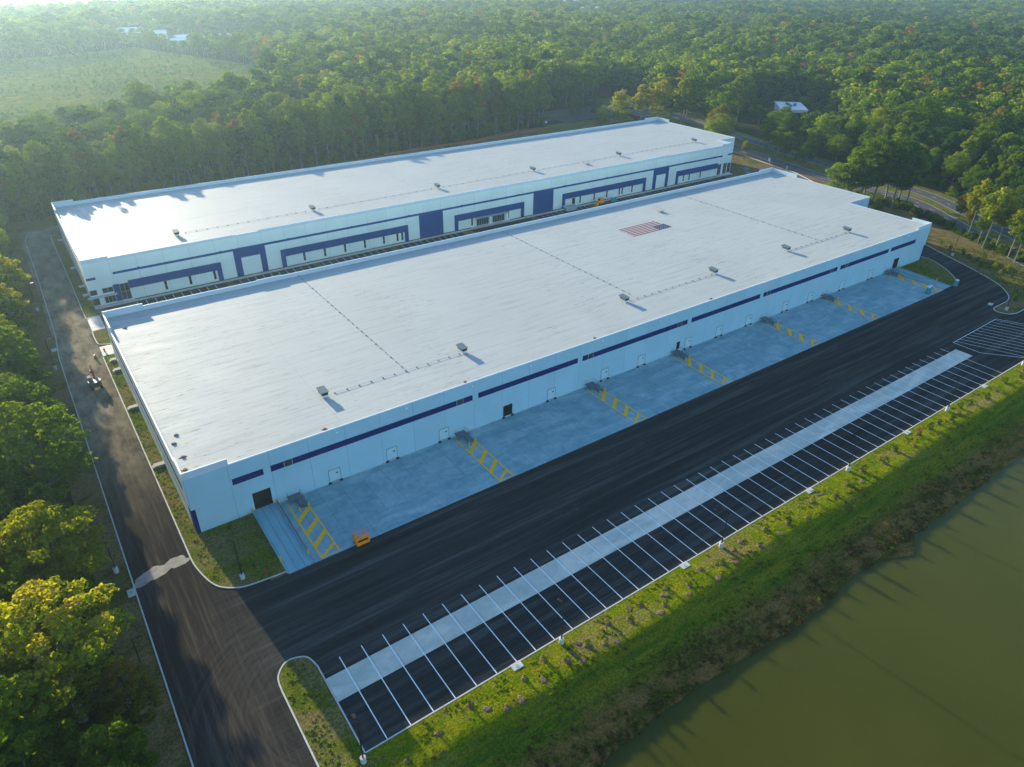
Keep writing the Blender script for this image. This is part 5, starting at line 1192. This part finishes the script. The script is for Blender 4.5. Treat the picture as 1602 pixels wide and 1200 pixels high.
for (d0, d1, stp) in ((0, 520, 8.4), (520, 900, 9.6), (900, 1500, 11.5), (1500, 2500, 17.0)):
    gx, gy = np.meshgrid(np.arange(-700, 2900, stp), np.arange(-400, 2700, stp)); x = gx.ravel()+RNG.uniform(-.42, .42, gx.size)*stp; y = gy.ravel()+RNG.uniform(-.42, .42, gx.size)*stp
    D = np.hypot(x-CAM[0], y-CAM[1]); k_ = (D >= d0) & (D < d1) & in_view(x, y, 45); x, y = x[k_], y[k_]; PT.append(np.stack([x, y, np.full(len(x), stp)], 1))
PT = np.concatenate(PT); x, y = PT[:, 0], PT[:, 1]
site = [(-15.5, -200), (420, -200), (318, -60), (318, -40), (334, -6), (352, 24), (366, 48), (376, 80), (378, 110), (384, 135), (394, 160), (402, 190), (408, 235), (405, 262), (385, 302), (300, 303), (290, 285), (287, 266), (240, 259), (200, 256), (165, 254), (130, 249), (100, 245), (60, 238), (30, 234), (6, 226), (-15.5, 222), (-60, 222), (-60, -200)]
keep = ~inside(site, x, y) & ~inside(MEADOW, x, y) & ~inside(LAKE, x, y)
for f_ in FIELDS: keep &= ~inside(f_, x, y)
keep &= (dist_line(RA, x, y) > 12) & (dist_line(RB, x, y) > 12)
for (bx, by, br) in ((449, 200, 17), (236, 830, 42), (205, 842, 32), (190, 930, 40), (214, 885, 40), (172, 990, 34), (246, 865, 34), (960, 660, 22), (1350, 1120, 75), (1645, 690, 42), (1010, 1090, 60), (1240, 900, 50), (1500, 930, 45), (700, 1250, 40), (1840, 860, 55), (1130, 1300, 50)):
    keep &= np.hypot(x-bx, y-by) > br
x, y, st2 = x[keep], y[keep], PT[keep][:, 2]
de = dist_line(EDGE, x, y); k_ = ~((de > 30) & (de < 54) & (x < 262) & (y > 215)); x, y, st2 = x[k_], y[k_], st2[k_]
ta = np.array(TREES); mind = np.full(len(x), 1e9)
for t in ta: mind = np.minimum(mind, np.hypot(x-t[0], y-t[1]))
k_ = mind > 5.6; x, y, st2 = x[k_], y[k_], st2[k_]
lowf = np.sin(x*0.011+1.7)*np.cos(y*0.009-0.6)+0.5*np.sin(x*0.027-y*0.021)
lowf2 = np.sin(x*0.006-y*0.004+0.4)+0.6*np.sin(x*0.017+y*0.013+2.0)
D = np.hypot(x-CAM[0], y-CAM[1])
h = 22.5+3.6*lowf+RNG.normal(size=len(x))*3.4; h = np.clip(h, 13, 33); h = np.where(D > 1200, h*0.85, h)
kinds = np.zeros(len(x), int); u = RNG.uniform(size=len(x))
# 0-4 green, 5-6 dark, 7-8 yellow, 9 rust
kinds = np.where(u < 0.58, RNG.integers(0, 5, len(x)), np.where(u < 0.76-0.06*lowf2, RNG.integers(5, 7, len(x)), np.where(u < 0.965, RNG.integers(7, 9, len(x)), 9)))
pine = lowf2 < -0.85; kinds = np.where(pine & (u < 0.85), RNG.integers(5, 7, len(x)), kinds)
gold = (lowf2 > 1.25) & (D > 500); kinds = np.where(gold & (u > 0.35), RNG.integers(7, 9, len(x)), kinds)
bd = np.hypot(x-449, y-200); h = np.where(inside([(370, 120), (395, 110), (440, 150), (500, 190), (490, 240), (440, 245), (400, 220), (385, 160)], x, y), np.minimum(h, 4.5+0.13*bd), h)
for (bx, by, br, hb) in ((236, 830, 40, 8), (205, 842, 30, 8), (190, 930, 40, 8), (214, 885, 40, 8), (172, 990, 34, 8), (246, 870, 34, 8), (1350, 1120, 70, 9), (1645, 690, 40, 8), (1010, 1090, 55, 8), (960, 660, 20, 6), (1840, 860, 50, 8), (1130, 1300, 45, 9)):
    vx, vy = CAM[0]-bx, CAM[1]-by; dd = math.hypot(vx, vy); vx /= dd; vy /= dd; al = (x-bx)*vx+(y-by)*vy; la = np.abs((x-bx)*vy-(y-by)*vx)
    h = np.where((al > 0) & (al < 210) & (la < br), np.minimum(h, 3.0+hb*0.3+92/dd*al+np.where(u < 0.3, 7, 0)), h)
lod_mid = (D < 470)
T_MID = []; T_FAR = []
for i in range(10):
    kd = 'green' if i < 5 else 'dark' if i < 7 else 'olive' if i < 9 else 'rust'; shp = ['broad', 'wide', 'tall', 'broad', 'wide', 'tall', 'broad', 'broad', 'wide', 'broad'][i]
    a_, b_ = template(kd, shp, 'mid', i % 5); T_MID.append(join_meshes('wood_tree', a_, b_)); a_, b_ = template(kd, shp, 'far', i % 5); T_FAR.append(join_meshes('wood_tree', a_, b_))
idx = np.where(lod_mid, kinds, kinds+10)
wid = RNG.uniform(0.95, 1.65, len(x))*np.where(st2 > 10, st2/9.0, 1.0)
wid = np.where(np.isin(kinds, (2, 5)), wid*1.3, wid)
scl = np.stack([h*wid, h*wid, h], 1); rot = np.stack([np.zeros(len(x)), np.zeros(len(x)), RNG.uniform(0, 6.28, len(x))], 1)
scatter('woodland', np.stack([x, y, np.full(len(x), -0.3)], 1), scl, rot, idx, T_MID+T_FAR, 'broad mixed woodland stretching to the hazy horizon', 'woodland')
print('woodland', len(x))
# undergrowth along the wood edges, scrub in the meadow
ux = []; 
for (px, py) in ed: 
    for _ in range(7): ux.append((px+RNG.uniform(-4, 4), py+RNG.uniform(0.5, 18), RNG.uniform(2.0, 6.5)))
for yy_ in np.arange(-60, 212, 1.9):
    for _ in range(3): ux.append((RNG.uniform(-34, -18.0), yy_+RNG.uniform(-1, 1), RNG.uniform(1.2, 3.6)))
for (px, py) in RWED:
    for _ in range(7): ux.append((px+RNG.uniform(-1, 9), py+RNG.uniform(-5, 5), RNG.uniform(1.5, 5)))
for i in range(260):
    t = RNG.uniform(0, 1); x0 = 274+t*34; y0 = -34+t*78; ux.append((x0+RNG.uniform(1.5, 6.5), y0+RNG.uniform(-2.5, 2.5), RNG.uniform(1.0, 3.2)))
for i in range(70): ux.append((RNG.uniform(291, 312), RNG.uniform(42, 74), RNG.uniform(1.5, 4.0)))
ux = np.array(ux); n = len(ux)
kx = RNG.integers(0, 4, n); TB = []
for i, kd in enumerate(('green', 'dark', 'green', 'olive')): TB.append(template(kd, 'bush', 'far', i)[0])
s_ = ux[:, 2]
scatter('undergrowth', np.stack([ux[:, 0], ux[:, 1], np.full(n, -0.1)], 1), np.stack([s_*RNG.uniform(.8, 1.4, n), s_*RNG.uniform(.8, 1.4, n), s_], 1), np.stack([np.zeros(n), np.zeros(n), RNG.uniform(0, 6.28, n)], 1), kx, TB, 'tangled shrubs and brush along the wood edges', 'undergrowth')
mx_, my_ = RNG.uniform(-120, 215, 9000), RNG.uniform(345, 850, 9000); k_ = inside(MEADOW, mx_, my_) & in_view(mx_, my_, 40)
dens = np.sin(mx_*0.05)+np.cos(my_*0.06+mx_*0.02); k_ &= RNG.uniform(-1.6, 2.2, 9000) > dens; mx_, my_ = mx_[k_], my_[k_]; n = len(mx_); s_ = RNG.uniform(0.8, 2.4, n)
scatter('meadow_scrub', np.stack([mx_, my_, np.full(n, -0.1)], 1), np.stack([s_*1.3, s_*1.3, s_], 1), np.stack([np.zeros(n), np.zeros(n), RNG.uniform(0, 6.28, n)], 1), RNG.integers(0, 3, n), TB, 'low scrub bushes dotted over the pale meadow', 'scrub')
# grass tufts
def tuft(seed, kind, n=16, sp=0.32, hh=0.42):
    rng = np.random.default_rng(seed); C = np.stack([rng.normal(size=n)*sp*0.5, rng.normal(size=n)*sp*0.5, rng.uniform(0.1, 0.5, n)*hh], 1)
    nr = np.stack([rng.normal(size=n), rng.normal(size=n), rng.uniform(0.2, 0.9, n)], 1)
    return leaves_mesh('tuft', C, nr, hh*0.8, rng.uniform(0, 1, n), LEAF[kind], rng, 0.45)
TG = [tuft(1, 'grass'), tuft(2, 'grass', 12, 0.4, 0.3), tuft(3, 'weed'), tuft(4, 'weed', 18, 0.4, 0.55), tuft(5, 'grass', 14, .35, .5)]
gx = RNG.uniform(4, 262, 52000); gy = RNG.uniform(-75.5, -56.9, 52000)
cl = np.sin(gx*0.7+gy)*np.cos(gy*1.1-gx*0.25)+0.7*np.sin(gx*0.17+1)*np.cos(gy*0.5)
k_ = (RNG.uniform(-1.0, 2.4, 52000) < cl-0.25-0.55*(gy > -67)); gx, gy = gx[k_], gy[k_]
k_ = in_view(gx, gy, 6); gx, gy = gx[k_], gy[k_]
gz = np.array([bank_h(a_, b_) for a_, b_ in zip(gx, gy)]); k_ = gz > WATER-0.05; gx, gy, gz = gx[k_], gy[k_], gz[k_]; n = len(gx)
wd = RNG.uniform(size=n) < np.interp(gy, [-74, -69, -63, -60], [0.85, 0.6, 0.3, 0.12]); gi_ = np.where(wd, RNG.integers(2, 4, n), RNG.choice([0, 1, 4], n))
s_ = RNG.uniform(0.6, 1.35, n)*np.interp(gy, [-75, -72, -68, -62], [0.8, 0.6, 0.45, 0.55])
scatter('grass_tufts', np.stack([gx, gy, gz-0.02], 1), np.stack([s_, s_, s_], 1), np.stack([np.zeros(n), np.zeros(n), RNG.uniform(0, 6.28, n)], 1), gi_, TG, 'rough grass and weeds covering the pond bank', 'grass')
LWN = [[(-2.4, 83), (-2.4, -3), (-0.5, -14), (5, -17.7), (10, -18), (10.2, -0.3), (0, -0.3), (-0.1, 83)], [(1.6, -60), (1.7, -39), (4, -36.8), (7, -39), (7.1, -56.2), (7.1, -60)], rc, [(246, -56), (270, -34), (286, -12), (272, 6), (262, -12), (246, -34)]]
gx, gy = [], []
for pl in LWN:
    xa, xb = min(p[0] for p in pl), max(p[0] for p in pl); ya, yb_ = min(p[1] for p in pl), max(p[1] for p in pl); m_ = int((xb-xa)*(yb_-ya)*4.5)
    a_, b_ = RNG.uniform(xa, xb, m_), RNG.uniform(ya, yb_, m_); k_ = inside(pl, a_, b_); gx.append(a_[k_]); gy.append(b_[k_])
gx, gy = np.concatenate(gx), np.concatenate(gy)
cl = np.sin(gx*0.9+gy*0.4)*np.cos(gy*0.6-gx*0.45)+0.6*np.sin(gx*2.1)*np.cos(gy*1.7); k_ = RNG.uniform(-1.3, 1.3, len(gx)) < cl; gx, gy = gx[k_], gy[k_]; n = len(gx)
s_ = RNG.uniform(0.3, 0.75, n)
scatter('lawn_tufts', np.stack([gx, gy, np.full(n, 0.05)], 1), np.stack([s_, s_, s_], 1), np.stack([np.zeros(n), np.zeros(n), RNG.uniform(0, 6.28, n)], 1), RNG.choice([0, 1, 2, 4], n), TG, 'uneven tufts of grass on the lawns and verges', 'grass')

# ------------------------------------------------------------------ air
hz = MB().box(-1200, 4200, -700, 4200, -6, 96); ho = hz.build('haze', bpy.data.materials.new('haze_air')); ho['kind'] = 'stuff'; ho['label'] = 'thin morning haze over the woodland'
hm = ho.data.materials[0]; hm.use_nodes = True; ht = hm.node_tree
for n_ in list(ht.nodes): ht.nodes.remove(n_)
pv = ht.nodes.new('ShaderNodeVolumePrincipled'); oo = ht.nodes.new('ShaderNodeOutputMaterial'); ht.links.new(pv.outputs[0], oo.inputs['Volume'])
pv.inputs['Color'].default_value = (0.50, 0.74, 0.90, 1); pv.inputs['Density'].default_value = 0.000145; pv.inputs['Anisotropy'].default_value = 0.62
ho.display_type = 'WIRE'
